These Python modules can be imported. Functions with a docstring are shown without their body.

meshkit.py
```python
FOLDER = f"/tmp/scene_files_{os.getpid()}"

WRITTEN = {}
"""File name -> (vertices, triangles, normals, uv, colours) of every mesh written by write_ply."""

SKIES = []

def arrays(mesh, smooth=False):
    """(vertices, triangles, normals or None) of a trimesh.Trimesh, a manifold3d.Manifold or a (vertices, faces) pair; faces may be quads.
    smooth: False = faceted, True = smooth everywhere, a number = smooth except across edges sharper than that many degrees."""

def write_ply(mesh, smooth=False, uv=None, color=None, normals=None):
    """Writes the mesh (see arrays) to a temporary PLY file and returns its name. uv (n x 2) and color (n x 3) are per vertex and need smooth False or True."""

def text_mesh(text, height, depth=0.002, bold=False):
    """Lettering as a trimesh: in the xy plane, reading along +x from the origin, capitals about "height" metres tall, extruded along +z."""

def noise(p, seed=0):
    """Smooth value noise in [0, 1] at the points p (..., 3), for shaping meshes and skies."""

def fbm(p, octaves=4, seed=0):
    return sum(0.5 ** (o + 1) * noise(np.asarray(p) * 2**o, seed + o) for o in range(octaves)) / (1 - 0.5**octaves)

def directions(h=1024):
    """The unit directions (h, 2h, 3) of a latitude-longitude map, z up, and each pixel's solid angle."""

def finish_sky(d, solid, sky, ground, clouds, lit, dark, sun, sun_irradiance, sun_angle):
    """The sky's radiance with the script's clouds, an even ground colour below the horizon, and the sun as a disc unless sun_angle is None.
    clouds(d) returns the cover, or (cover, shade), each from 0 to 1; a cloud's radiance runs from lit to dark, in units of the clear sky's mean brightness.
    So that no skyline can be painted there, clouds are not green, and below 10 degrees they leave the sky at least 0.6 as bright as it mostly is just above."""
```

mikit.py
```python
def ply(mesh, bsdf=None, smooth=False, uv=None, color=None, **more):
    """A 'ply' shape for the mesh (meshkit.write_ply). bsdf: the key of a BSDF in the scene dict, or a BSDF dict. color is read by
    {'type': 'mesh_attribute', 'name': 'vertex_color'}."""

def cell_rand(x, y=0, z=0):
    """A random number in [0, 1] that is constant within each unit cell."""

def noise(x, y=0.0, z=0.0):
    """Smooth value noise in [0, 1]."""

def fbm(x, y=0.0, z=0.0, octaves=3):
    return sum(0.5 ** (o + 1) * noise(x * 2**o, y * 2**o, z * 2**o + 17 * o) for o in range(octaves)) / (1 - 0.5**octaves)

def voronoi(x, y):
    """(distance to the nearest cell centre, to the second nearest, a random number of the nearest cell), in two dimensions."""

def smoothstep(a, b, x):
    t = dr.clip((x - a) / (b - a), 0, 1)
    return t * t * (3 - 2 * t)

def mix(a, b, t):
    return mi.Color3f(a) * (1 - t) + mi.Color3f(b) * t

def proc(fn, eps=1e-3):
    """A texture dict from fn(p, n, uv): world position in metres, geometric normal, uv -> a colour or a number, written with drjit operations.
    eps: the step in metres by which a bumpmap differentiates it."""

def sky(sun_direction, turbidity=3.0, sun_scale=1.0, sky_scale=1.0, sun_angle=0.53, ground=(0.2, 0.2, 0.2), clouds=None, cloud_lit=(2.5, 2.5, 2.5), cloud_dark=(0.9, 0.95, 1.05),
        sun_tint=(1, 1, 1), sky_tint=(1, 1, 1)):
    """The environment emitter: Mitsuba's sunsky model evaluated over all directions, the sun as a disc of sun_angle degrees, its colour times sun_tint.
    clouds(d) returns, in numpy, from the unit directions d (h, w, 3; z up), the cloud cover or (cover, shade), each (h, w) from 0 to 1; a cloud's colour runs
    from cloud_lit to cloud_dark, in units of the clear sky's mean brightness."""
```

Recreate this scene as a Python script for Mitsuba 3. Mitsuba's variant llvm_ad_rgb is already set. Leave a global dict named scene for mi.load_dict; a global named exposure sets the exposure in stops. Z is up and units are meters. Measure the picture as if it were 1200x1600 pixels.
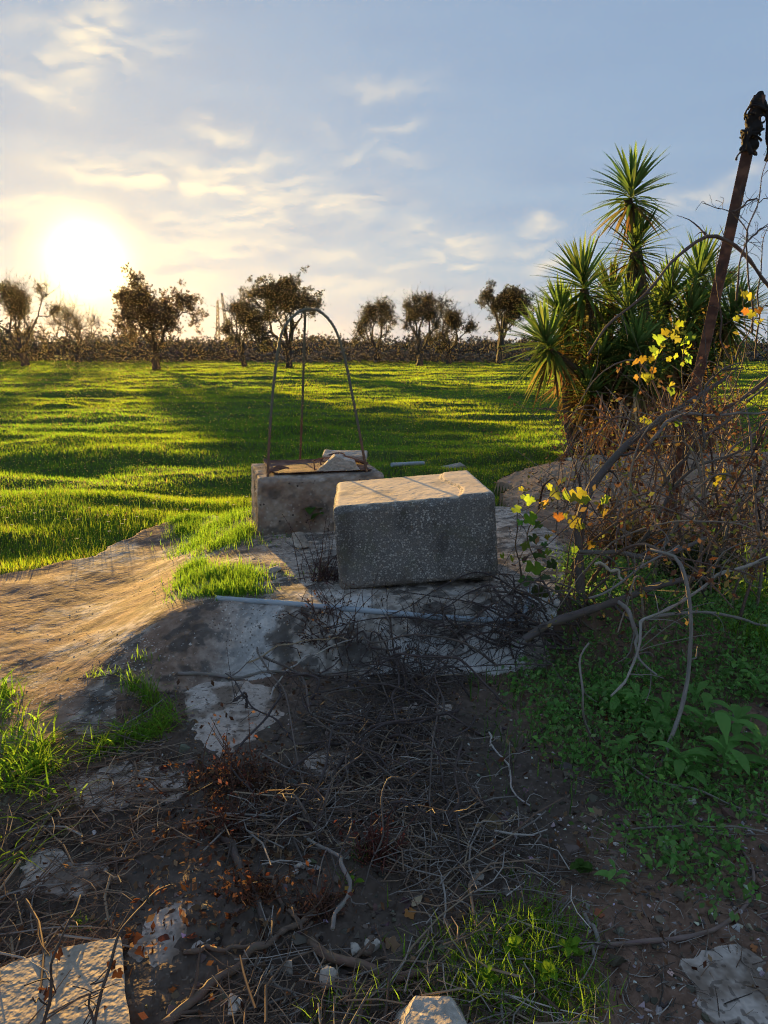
import math, random
import numpy as np, trimesh, drjit as dr, mitsuba as mi, mikit, meshkit
from mikit import proc, noise, fbm, voronoi, smoothstep, mix
from scipy.spatial import ConvexHull, cKDTree
rng = np.random.default_rng(7)
random.seed(7)

# ------------------------------------------------------------------ camera, sky, exposure
EYE = np.array([0.0, 0.0, 1.6]); PITCH = math.radians(12.9); FPX = 1101.0
fwd = np.array([0, math.cos(PITCH), -math.sin(PITCH)])
scene, labels = {'type': 'scene'}, {}
scene['camera'] = {'type': 'perspective', 'fov': math.degrees(2 * math.atan(800 / FPX)), 'fov_axis': 'y', 'near_clip': 0.05, 'far_clip': 9000.0,
                   'to_world': mi.ScalarTransform4f().look_at(origin=EYE.tolist(), target=(EYE + fwd).tolist(), up=[0, 0, 1])}

def ray(px, py):
    x, y = (px - 600) / FPX, (800 - py) / FPX
    d = np.array([x, math.cos(PITCH) + y * math.sin(PITCH), -math.sin(PITCH) + y * math.cos(PITCH)])
    return d / np.linalg.norm(d)
def azel(px, py):
    d = ray(px, py); return math.degrees(math.atan2(d[0], d[1])), math.degrees(math.asin(d[2]))

SUN = ray(134, 407)
exposure = 3.72
# thin wisps: (px, py, length in degrees, thickness in degrees, tilt in degrees, cover) given as bearings and heights of the real sky
WISPS = [(*azel(a, b), l, t, k, c) for a, b, l, t, k, c in (
    (150, 45, 5.0, 1.7, 60, .55), (150, 75, 6, 1.1, 3, .45), (200, 5, 4, .8, 10, .3), (45, 138, 3.2, .7, -10, .5), (330, 207, 3.0, .7, 4, .45),
    (390, 255, 3.2, .7, 8, .55), (110, 262, 5, 1.0, -6, .35), (330, 285, 12, 1.3, -3, .62), (470, 310, 9, 1.5, -7, .55), (400, 345, 9, 1.6, 2, .40),
    (560, 238, 2.2, .6, 28, .3), (600, 130, 4, .8, 3, .30), (620, 193, 2.5, .5, 3, .28), (635, 250, 2.5, .5, 0, .24), (515, 215, 1.6, .7, -40, .25),
    (690, 372, 5.0, 1.4, -10, .60), (670, 402, 5.5, .8, 4, .50), (730, 406, 2.2, .6, 14, .55), (845, 357, 1.9, .55, 5, .55), (830, 383, 2.2, .5, 5, .4),
    (855, 411, 2.0, .7, 8, .55), (560, 398, 9, 1.0, 4, .45), (330, 390, 12, 1.6, 2, .40), (520, 450, 16, 1.5, 0, .42), (250, 345, 9, 1.2, 4, .35),
    (1100, 308, 4.5, .8, 14, .42), (1070, 405, 4, .7, 4, .4), (30, 330, 8, 1.0, 3, .35), (280, 440, 14, 1.3, 0, .35))]
def clouds(d):
    az, el = np.degrees(np.arctan2(d[..., 0], d[..., 1])), np.degrees(np.arcsin(np.clip(d[..., 2], -1, 1)))
    q = np.stack([az * .16, el * .9, 0 * az], -1)
    warp = (meshkit.fbm(np.stack([az * .35, el * .5, 0 * az + 3], -1), 4, 5) - .5)
    fine = meshkit.fbm(np.stack([az * .45 + warp * 2, el * 2.2 + warp * 3, 0 * az], -1), 5, 9)
    cov = np.zeros_like(az)
    for a, e, l, t, k, c in WISPS:
        da, de = ((az - a + 180) % 360 - 180) * np.cos(np.radians(e)), el - e + warp * 2.2
        ck, sk = math.cos(math.radians(k)), math.sin(math.radians(k))
        u, v = (da * ck + de * sk) / l, (-da * sk + de * ck) / t
        g = np.exp(-(u * u + v * v) * 1.4)
        cov = np.maximum(cov, np.clip(1.5 * c * np.clip(g * (.15 + 2.6 * np.clip(fine - .30, 0, 1)), 0, 1), 0, .95))
    ang = np.degrees(np.arccos(np.clip(d @ SUN, -1, 1)))
    film = (.86 + .16 * (meshkit.fbm(q, 4, 2) - .5)) * (1 + .04 * np.exp(-(ang / 25) ** 2))                       # a thin even film of high cloud over the whole sky
    body = np.exp(-(ang / 1.75) ** 1.7)                                   # the cloud right in front of the sun, bright by forward scattering
    glow = .60 * np.exp(-(ang / 13.0) ** 1.3)
    w = np.maximum(np.clip(cov, 0, 1), body)
    cover = 1 - (1 - film) * (1 - w) * (1 - glow * .5)
    bright = .85 * body + cov * (.034 + .030 * np.exp(-ang / 12.0)) + glow * .030 + .004 * np.exp(-(ang / 22) ** 2)
    return np.clip(cover, 0, 1), 1 - np.clip(bright, 0, 1)

scene['sky'] = mikit.sky(SUN.tolist(), turbidity=2.2, sun_scale=2.1, sky_scale=.72, sun_angle=0.8, clouds=clouds, cloud_lit=(46, 32, 9), cloud_dark=(.80, 1.14, 1.66), sky_tint=(.86, .97, 1.18), sun_tint=(.86, 1.0, 1.16))

# ------------------------------------------------------------------ materials
def srgb(*c): return {'type': 'rgb', 'value': list(c)}
VC = {'type': 'mesh_attribute', 'name': 'vertex_color'}
scene['leafy'] = {'type': 'principledthin', 'base_color': VC, 'roughness': .45, 'diff_trans': 1.3, 'spec_trans': 0.0, 'eta': 1.4}
scene['dry_leafy'] = {'type': 'principledthin', 'base_color': VC, 'roughness': .7, 'diff_trans': .5, 'spec_trans': 0.0, 'eta': 1.3}
def barkfn(p, n, uv): return .35 + .9 * fbm(p.x * 60, p.y * 60, p.z * 30, 3)
scene['barky'] = {'type': 'twosided', 'bsdf': {'type': 'principled', 'base_color': VC, 'roughness': .8, 'specular': .3}}
scene['stony'] = {'type': 'twosided', 'bsdf': {'type': 'bumpmap', 'scale': .012, 'tex': proc(lambda p, n, uv: fbm(p.x * 45, p.y * 45, p.z * 45, 4)),
                  'bsdf': {'type': 'principled', 'base_color': proc(lambda p, n, uv: mix((.20, .17, .14), (.46, .41, .35), fbm(p.x * 14, p.y * 14, p.z * 14, 4)) * (.7 + .6 * noise(p.x * 90, p.y * 90, p.z * 90))), 'roughness': .85, 'specular': .25}}}
def soilcol(p, n, uv):
    f = fbm(p.x * 2.2, p.y * 2.2, 3, 4); g = fbm(p.x * 40, p.y * 40, p.z * 40, 3)
    red = smoothstep(.35, .75, fbm(p.x * 1.3 + 7, p.y * 1.3, 0, 3) + .20 * smoothstep(.3, .9, p.x))
    c = mix((.078, .060, .048), (.155, .094, .066), red) * (.55 + .9 * f)
    c = c * (.5 + g)
    return mix(c, (.20, .17, .14), smoothstep(.83, .87, noise(p.x * 110, p.y * 110, p.z * 110)) * .55)
scene['soily'] = {'type': 'bumpmap', 'scale': .02, 'tex': proc(lambda p, n, uv: fbm(p.x * 70, p.y * 70, p.z * 70, 3)),
                  'bsdf': {'type': 'principled', 'base_color': proc(soilcol), 'roughness': .95, 'specular': .15}}
def turfcol(p, n, uv):
    return mix((.028, .042, .012), (.055, .085, .020), fbm(p.x * 3, p.y * 3, 0, 4)) * (.6 + .8 * noise(p.x * 30, p.y * 30, p.z * 30))
scene['turfy'] = {'type': 'principled', 'base_color': proc(turfcol), 'roughness': .95, 'specular': .1}
def aproncol(p, n, uv):
    f = fbm(p.x * 3.1, p.y * 3.1, 1, 4); g = fbm(p.x * 25, p.y * 25, p.z * 25, 4); s = fbm(p.x * 9 + p.y * 4, p.y * 14 - p.x * 9, 0, 4)
    c = mix((.17, .145, .12), (.40, .35, .30), smoothstep(.3, .7, g))
    c = mix(c, mix((.12, .064, .040), (.25, .145, .092), g), smoothstep(.34, .56, f) * .85 * smoothstep(-.3, -1.3, p.x))           # ochre earth washed over the left flank
    c = mix(c, (.060, .052, .046), smoothstep(.50, .64, s + .10 * smoothstep(.8, .1, dr.abs(p.x + 1.0)) * smoothstep(.7, .1, dr.abs(p.y - 3.75))) * .8 * smoothstep(-3.0, -1.2, p.x))       # dark lichen streaks
    c = mix(c, (.58, .56, .53), smoothstep(.47, .60, fbm(p.x * 5 + 9, p.y * 5, 4, 3)) * .8 * smoothstep(-1.0, -.4, p.x) * smoothstep(3.95, 3.6, p.y))                # whitewash left on the concrete
    d1, d2, w = voronoi(p.x * 55, p.y * 55)
    pt = smoothstep(.42, .62, fbm(p.x * 4 + 3, p.y * 4, 8, 3)); d1, d2, w = voronoi(p.x * 80 + 2.5 * fbm(p.x * 20, p.y * 20, 0, 2), p.y * 80)
    c = mix(c, (.50, .46, .41), smoothstep(.42, .22, d1) * smoothstep(.72, .95, w) * .8 * pt)
    c = mix(c, (.07, .06, .05), smoothstep(.42, .2, d1) * smoothstep(.25, .05, w) * .8 * pt)
    c = c * (.72 + .56 * fbm(p.x * 70, p.y * 70, p.z * 70, 3))
    return c
scene['apron'] = {'type': 'bumpmap', 'scale': .004, 'tex': proc(lambda p, n, uv: fbm(p.x * 38, p.y * 38, p.z * 38, 4)),
                  'bsdf': {'type': 'principled', 'base_color': proc(aproncol), 'roughness': .9, 'specular': .2}}
def earthcol(p, n, uv):
    f = fbm(p.x * 2, p.y * 4, 1, 4); g = fbm(p.x * 22, p.y * 22, p.z * 22, 4)
    return mix((.17, .115, .08), (.29, .21, .15), f) * (.55 + .9 * g)
scene['earthy'] = {'type': 'bumpmap', 'scale': .03, 'tex': proc(lambda p, n, uv: fbm(p.x * 24, p.y * 24, p.z * 24, 4)),
                   'bsdf': {'type': 'principled', 'base_color': proc(earthcol), 'roughness': .95, 'specular': .15}}
def blockcol(p, n, uv):
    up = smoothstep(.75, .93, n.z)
    a = dr.select(dr.abs(n.x) > .7, p.y, p.x); b = p.z + p.y * .3
    d1, d2, w = voronoi(a * 75, b * 75)
    e1, e2, w2 = voronoi(a * 170 + 4, b * 170)
    f = fbm(p.x * 6, p.y * 6, p.z * 6, 4)
    c = mix((.105, .098, .092), (.21, .195, .178), f)
    pt = .5 + .5 * smoothstep(.30, .58, fbm(a * 5 + 2, b * 7, 3, 4))
    c = mix(c, mix((.25, .23, .2), (.52, .49, .44), w), smoothstep(.46, .26, d1) * smoothstep(.56, .80, w) * .95 * pt)
    c = mix(c, (.46, .43, .38), smoothstep(.45, .22, e1) * smoothstep(.66, .9, w2) * .75 * (.25 + .75 * pt))
    c = mix(c, (.045, .04, .036), smoothstep(.4, .2, e1) * smoothstep(.25, .1, w2) * .8)
    c = mix(c, (.19, .165, .14), smoothstep(.52, .76, fbm(p.x * 3 + 5, p.y * 3, p.z * 4, 4)) * .4)
    c = mix(c, (.055, .05, .045), smoothstep(.56, .72, fbm(a * 9, b * 5 + 6, 7, 4)) * .5)
    c = mix(c, (.16, .115, .08), smoothstep(.36, .26, p.z + .10 * (fbm(a * 8, p.z * 8, 0, 3) - .5)) * .55)
    c = mix(c, (.11, .12, .055), smoothstep(.62, .76, fbm(a * 13 + 8, b * 13, 1, 3)) * .2)
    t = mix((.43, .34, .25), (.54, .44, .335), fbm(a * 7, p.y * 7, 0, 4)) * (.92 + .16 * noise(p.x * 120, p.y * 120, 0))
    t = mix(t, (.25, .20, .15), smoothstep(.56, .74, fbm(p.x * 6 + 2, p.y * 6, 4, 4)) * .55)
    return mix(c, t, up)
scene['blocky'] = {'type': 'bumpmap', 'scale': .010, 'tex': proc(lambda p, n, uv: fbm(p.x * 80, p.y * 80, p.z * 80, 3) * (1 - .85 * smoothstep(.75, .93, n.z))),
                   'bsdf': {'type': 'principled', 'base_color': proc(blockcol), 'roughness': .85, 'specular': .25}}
def wellcol(p, n, uv):
    f = fbm(p.x * 5, p.y * 5, p.z * 5, 4); g = fbm(p.x * 30, p.y * 30, p.z * 30, 3)
    c = mix((.21, .145, .11), (.34, .285, .235), smoothstep(.3, .65, f)) * (.6 + .8 * g)
    c = mix(c, (.10, .088, .076), smoothstep(.50, .68, fbm(p.x * 9 + 3, p.y * 9, p.z * 7, 4)) * .75)
    d1, d2, w = voronoi((p.x * .97 + p.y * .2) * 38, p.z * 38 + p.y * 9)
    c = mix(c, (.44, .40, .35), smoothstep(.42, .18, d1) * smoothstep(.66, .9, w) * .8 * smoothstep(.42, .6, fbm(p.x * 7 + 4, p.y * 7, p.z * 7, 3)))
    return mix(c, (.04, .034, .03), smoothstep(.34, .2, d1) * smoothstep(.12, .06, w) * smoothstep(.45, .6, fbm(p.x * 6, p.y * 6, p.z * 8 + 5, 3)))
scene['welly'] = {'type': 'bumpmap', 'scale': .02, 'tex': proc(lambda p, n, uv: fbm(p.x * 40, p.y * 40, p.z * 40, 4)),
                  'bsdf': {'type': 'principled', 'base_color': proc(wellcol), 'roughness': .9, 'specular': .2}}
def rustcol(p, n, uv):
    f = fbm(p.x * 18, p.y * 18, p.z * 18, 4)
    return mix(mix((.070, .032, .022), (.17, .082, .05), smoothstep(.3, .7, f)), (.05, .03, .024), smoothstep(.55, .7, fbm(p.x * 6, p.y * 6, p.z * 6 + 3, 3)))
scene['rusty'] = {'type': 'twosided', 'bsdf': {'type': 'bumpmap', 'scale': .004, 'tex': proc(lambda p, n, uv: fbm(p.x * 90, p.y * 90, p.z * 90, 3)),
                  'bsdf': {'type': 'principled', 'base_color': proc(rustcol), 'roughness': .75, 'specular': .4}}}
def hoopcol(p, n, uv):
    g = smoothstep(.9, 1.25, p.z + .5 * (fbm(p.x * 9, p.y * 9, p.z * 9, 3) - .5))
    return mix(mix((.11, .055, .035), (.17, .09, .05), noise(p.x * 60, p.y * 60, p.z * 60)), (.075, .10, .075), g * .8)
scene['hoopy'] = {'type': 'principled', 'base_color': proc(hoopcol), 'roughness': .6, 'specular': .4}
scene['plastic'] = {'type': 'principled', 'base_color': proc(lambda p, n, uv: mix((.22, .27, .31), (.40, .44, .47), fbm(p.x * 12, p.y * 12, p.z * 12, 4))), 'roughness': .6, 'specular': .4}
scene['rag'] = {'type': 'twosided', 'bsdf': {'type': 'principled', 'base_color': srgb(.022, .019, .018), 'roughness': .9, 'specular': .2}}
scene['steel'] = {'type': 'twosided', 'bsdf': {'type': 'principled', 'base_color': srgb(.25, .25, .25), 'roughness': .5, 'metallic': .5}}

# ------------------------------------------------------------------ the terrain's height
def sstep(a, b, x):
    t = np.clip((x - a) / (b - a), 0, 1); return t * t * (3 - 2 * t)
def N2(x, y, s, seed=0, o=1): return meshkit.fbm(np.stack([x * s, y * s, 0 * x + seed * 1.7], -1), o, seed)
def inside(poly, x, y):
    """Signed distance to a polygon, negative inside."""
    P = np.asarray(poly, float); d = np.full(np.shape(x), 1e9); c = np.zeros(np.shape(x), bool)
    for (ax, ay), (bx, by) in zip(P, np.roll(P, -1, 0)):
        t = np.clip(((x - ax) * (bx - ax) + (y - ay) * (by - ay)) / ((bx - ax) ** 2 + (by - ay) ** 2 + 1e-12), 0, 1)
        d = np.minimum(d, np.hypot(x - ax - t * (bx - ax), y - ay - t * (by - ay)))
        c ^= ((ay > y) != (by > y)) & (x < (bx - ax) * (y - ay) / (by - ay + 1e-12) + ax)
    return np.where(c, -d, d)
APRON = [(-6, 4.2), (-2.9, 4.88), (-2.3, 5.4), (-2.0, 6.35), (-1.6, 6.6), (-1.25, 6.25), (1.15, 6.2), (1.35, 5.2), (1.05, 4.0), (.82, 3.36), (-.5, 3.30), (-.95, 3.12), (-1.2, 2.95), (-1.15, 2.72), (-1.7, 2.55), (-6, 2.4)]
PLAT = [(1.15, 4.75), (1.15, 6.4), (1.45, 8.7), (2.1, 9.7), (6, 10.4), (9, 9.4), (9, 4.9), (3, 4.6)]
def gpt(px, py, z=0.0):
    d = ray(px, py); return (EYE + d * (z - EYE[2]) / d[2])[:2]
SLABS = [[gpt(*q) for q in P] for P in (
    [(278, 1062), (330, 1052), (400, 1066), (455, 1085), (452, 1128), (402, 1158), (350, 1192), (298, 1178), (296, 1120)],
    [(110, 1215), (190, 1192), (268, 1182), (300, 1212), (285, 1245), (200, 1258), (110, 1262)],
    [(484, 1185), (520, 1168), (550, 1182), (545, 1206), (505, 1214), (484, 1203)],
    [(1060, 1512), (1092, 1486), (1150, 1486), (1200, 1522), (1235, 1580), (1200, 1640), (1120, 1600), (1080, 1560)],
    [(200, 1478), (245, 1420), (300, 1405), (325, 1450), (290, 1500), (230, 1560), (205, 1520)],
    [(25, 1345), (80, 1325), (150, 1345), (185, 1372), (120, 1400), (40, 1392)],
    [(620, 1108), (650, 1100), (662, 1112), (640, 1122)], [(680, 1112), (700, 1108), (702, 1122), (686, 1126)])]
def edge_noise(x, y): return (N2(x, y, 2.2, 3, 3) - .5) * .35 + (N2(x, y, 11, 4, 2) - .5) * .10
def region(x, y):
    """0 soil, 1 apron, 2 platform, 3 field."""
    e = edge_noise(x, y)
    a, p = inside(APRON, x, y) + e * .7, inside(PLAT, x, y) + e
    field = (y + e > np.interp(x, [-8, -6, -2.9, -2.3, -2.0, -1.25, 1.2, 3, 9, 14], [4.1, 4.2, 4.88, 5.4, 6.35, 6.3, 6.0, 4.6, 4.3, 3])) | (np.hypot(x, y) > 9)
    return np.where(a < 0, 1, np.where(p < 0, 2, np.where(field, 3, 0)))
def Hsmooth(x, y):
    dx = np.where(x < 0, np.maximum(0, -.95 - x) / .95, np.maximum(0, x - 1.05) / 1.5)
    dy = np.where(y < 4.5, np.maximum(0, 3.66 - y) / (.42 + .95 * sstep(-.75, -1.5, x)), np.maximum(0, y - 6.05) / .6)
    pad = .26 * (1 - sstep(0, 1, np.hypot(dx, dy)))
    pl = inside(PLAT, x, y)
    plat = (.11 + .17 * sstep(6.5, 9.2, y)) * sstep(.20, -.95, pl)
    fieldw = sstep(5.0, 6.6, y + .25 * np.abs(np.clip(x, -8, 8)) * 0)
    rise = .005 * np.maximum(0, np.hypot(x, y) - 7) * (np.hypot(x, y) < 1e9)
    rise = np.minimum(rise, .6)
    bank = .08 * (.3 + 1.4 * N2(x, y, .7, 44, 2)) * np.exp(-((y - 7.0 - .15 * (x + 2)) / 1.05) ** 2) * sstep(-.7, -1.6, x)
    return np.maximum(np.maximum(pad, plat), fieldw * .02) + rise + bank, fieldw
def H(x, y):
    x, y = np.asarray(x, float), np.asarray(y, float)
    z, fw = Hsmooth(x, y)
    r = np.hypot(x, y)
    far = sstep(600, 160, r)
    ridg = (meshkit.fbm(np.stack([x * .22, y * .62 + x * .05, 0 * x], -1), 3, 21) - .5) * .38 + (meshkit.fbm(np.stack([x * .9, y * 2.0, 0 * x], -1), 2, 22) - .5) * .18
    ridg = ridg - .16 * sstep(17, 7, r)
    k = region(x, y)
    infield = np.where(k == 3, sstep(5.6, 7.5, y + .3 * np.abs(x)), 0) * far
    near = r < 14
    ap = inside(APRON, x, y) + edge_noise(x, y) * .7
    ws = np.where(near & (k != 2) & (k != 3), sstep(-.02, .22, ap), 0); wa = np.where(near & (k < 2), sstep(.10, -.10, ap), 0)
    soil = np.where(near, ws * ((N2(x, y, 4, 31, 3) - .5) * .07 + (N2(x, y, 22, 32, 3) - .5) * .045), 0)
    for P in SLABS:
        e = inside(P, x, y); soil = np.where(e < .12, soil * sstep(-.13, .05, e) - .012 * sstep(-.02, -.14, e), soil)
    rough = np.where(near, wa * ((N2(x, y, 3, 33, 3) - .5) * .04 + (N2(x, y, 24, 34, 3) - .5) * .006), 0)
    rough = np.where(near & (k == 2), (N2(x, y, 2, 35, 3) - .5) * .14 + (N2(x, y, 13, 36, 3) - .5) * .05, rough)
    return z + ridg * infield + soil + rough
def ground(px, py, off=0.0):
    """The point of the ground that is seen at a pixel."""
    d = ray(px, py); t = np.concatenate([np.arange(1.0, 14, .01), 14 * 1.004 ** np.arange(0, 600)])
    p = EYE + d * t[:, None]; below = np.nonzero(p[:, 2] < H(p[:, 0], p[:, 1]) + off)[0]
    return p[below[0]] if len(below) else p[-1]
def at(px, py, Y):
    d = ray(px, py); return EYE + d * (Y / d[1])

# ------------------------------------------------------------------ mesh helpers
class MB:
    def __init__(s): s.v, s.f, s.c, s.n = [], [], [], 0
    def add(s, v, f, c):
        v = np.asarray(v, float).reshape(-1, 3); c = np.broadcast_to(np.asarray(c, float), v.shape) if np.ndim(c) < 2 else c
        s.v.append(v); s.f.append(np.asarray(f) + s.n); s.c.append(c); s.n += len(v); return s
    def arrays(s): return np.vstack(s.v), np.vstack(s.f), np.vstack(s.c)
def key(name):
    if name not in scene: return name
    k = 1
    while f'{name}_{k:03d}' in scene: k += 1
    return f'{name}_{k:03d}'
used = set()
def newthing(name, label=None, cat=None, group=None, kind=None):
    k, i = name, 0
    while k in used: i += 1; k = f'{name}_{i:03d}'
    used.add(k)
    tag(k, label, cat, group, kind)
    return k
def tag(k, label=None, cat=None, group=None, kind=None):
    d = {a: b for a, b in (('label', label), ('category', cat), ('group', group), ('kind', kind)) if b}
    if d: labels[k] = d
def put(k, mb, bsdf, smooth=False):
    """Adds a mesh under the key (numbered when it is taken)."""
    k = key(k)
    if isinstance(mb, MB):
        v, f, c = mb.arrays(); scene[k] = mikit.ply((v, f), bsdf, smooth=smooth, color=c)
    else: scene[k] = mikit.ply(mb, bsdf, smooth=smooth)
    return k
def tubes(P, R, sides=5, cap=True):
    """P (n, k, 3) polylines, R (n, k) radii -> vertices, triangles."""
    P = np.asarray(P, float); n, k, _ = P.shape
    R = np.broadcast_to(R, (n, k))
    T = np.gradient(P, axis=1); T /= np.linalg.norm(T, axis=2, keepdims=True) + 1e-12
    mean = P[:, -1] - P[:, 0]; mean /= np.linalg.norm(mean, axis=1, keepdims=True) + 1e-9
    ref = np.where(np.abs(mean[:, 2:]) < .8, [[0, 0, 1.0]], [[1.0, 0.2, 0]])[:, None]
    A = np.cross(T, ref); A /= np.linalg.norm(A, axis=2, keepdims=True) + 1e-9; B = np.cross(T, A)
    ang = np.arange(sides) * 2 * np.pi / sides
    V = P[:, :, None] + R[:, :, None, None] * (np.cos(ang)[:, None] * A[:, :, None] + np.sin(ang)[:, None] * B[:, :, None])
    i, j = np.meshgrid(np.arange(k - 1), np.arange(sides), indexing='ij')
    a, b = i * sides + j, i * sides + (j + 1) % sides
    q = np.stack([a, b, b + sides, a, b + sides, a + sides], -1).reshape(-1, 3)
    if cap:
        for base, rev in ((0, 1), ((k - 1) * sides, 0)):
            fan = np.array([[base, base + m, base + m + 1] for m in range(1, sides - 1)])
            q = np.vstack([q, fan[:, ::-1] if rev else fan])
    F = (q[None] + (np.arange(n) * k * sides)[:, None, None]).reshape(-1, 3)
    return V.reshape(-1, 3), F
def curve(pts, n=24, wob=0.0, seed=0):
    """A smooth line through the points, with a little wobble."""
    P = np.asarray(pts, float); r = np.random.default_rng(seed)
    if len(P) == 2: P = np.vstack([P[0], (P[0] + P[1]) / 2, P[1]])
    t = np.r_[0, np.cumsum(np.linalg.norm(np.diff(P, axis=0), axis=1))]; t /= t[-1]
    from scipy.interpolate import PchipInterpolator
    u = np.linspace(0, 1, n); Q = PchipInterpolator(t, P)(u)
    if wob:
        m = max(4, n // 3); w = r.normal(0, wob, (m, 3)); w[0] = 0
        Q = Q + np.stack([np.interp(u, np.linspace(0, 1, m), w[:, a]) for a in range(3)], 1)
    return Q
def lay(px_pts, lift=.01):
    return [ground(a, b) + [0, 0, lift + (c[0] if c else 0)] for a, b, *c in px_pts]
def drape(P, r, lift=.0):
    P = np.array(P); P[:, 2] = np.maximum(P[:, 2], H(P[:, 0], P[:, 1]) + r * .6 + lift); return P
def blades(base, h, w, az, lean, col, levels=3, face=None):
    """Grass blades: base (n,3). Triangles as a tapering strip bending towards az."""
    n = len(base); t = np.linspace(0, 1, levels)
    dirv = np.stack([np.cos(az), np.sin(az), 0 * az], 1); face = az + np.pi / 2 + rng.normal(0, .5, n) if face is None else face
    side = np.stack([np.cos(face), np.sin(face), 0 * face], 1)
    C = base[:, None] + np.array([0, 0, 1.0]) * (h[:, None] * (t - .45 * lean[:, None] * t ** 2))[..., None] + dirv[:, None] * (h[:, None] * lean[:, None] * t ** 1.8)[..., None]
    wid = w[:, None] * (1 - t[None] ** 1.5) * .5
    if levels == 2: wid = np.repeat(w[:, None] * .5, 2, 1)
    L, Rr = C - side[:, None] * wid[..., None], C + side[:, None] * wid[..., None]
    m = levels - 1
    V = np.concatenate([np.stack([L[:, :m], Rr[:, :m]], 2).reshape(n, 2 * m, 3), C[:, m:]], 1)
    f = []
    for i in range(m - 1): f += [[2 * i, 2 * i + 1, 2 * i + 3], [2 * i, 2 * i + 3, 2 * i + 2]]
    f += [[2 * m - 2, 2 * m - 1, 2 * m]]
    F = (np.array(f)[None] + (np.arange(n) * (2 * m + 1))[:, None, None]).reshape(-1, 3)
    return V.reshape(-1, 3), F, np.repeat(col, 2 * m + 1, 0)
def jitter(col, n, amt=.25, r=rng):
    c = np.asarray(col, float) * (1 + r.normal(0, amt, (n, 1))) * (1 + r.normal(0, amt * .35, (n, 3)))
    return np.clip(c, .004, .9)
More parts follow.
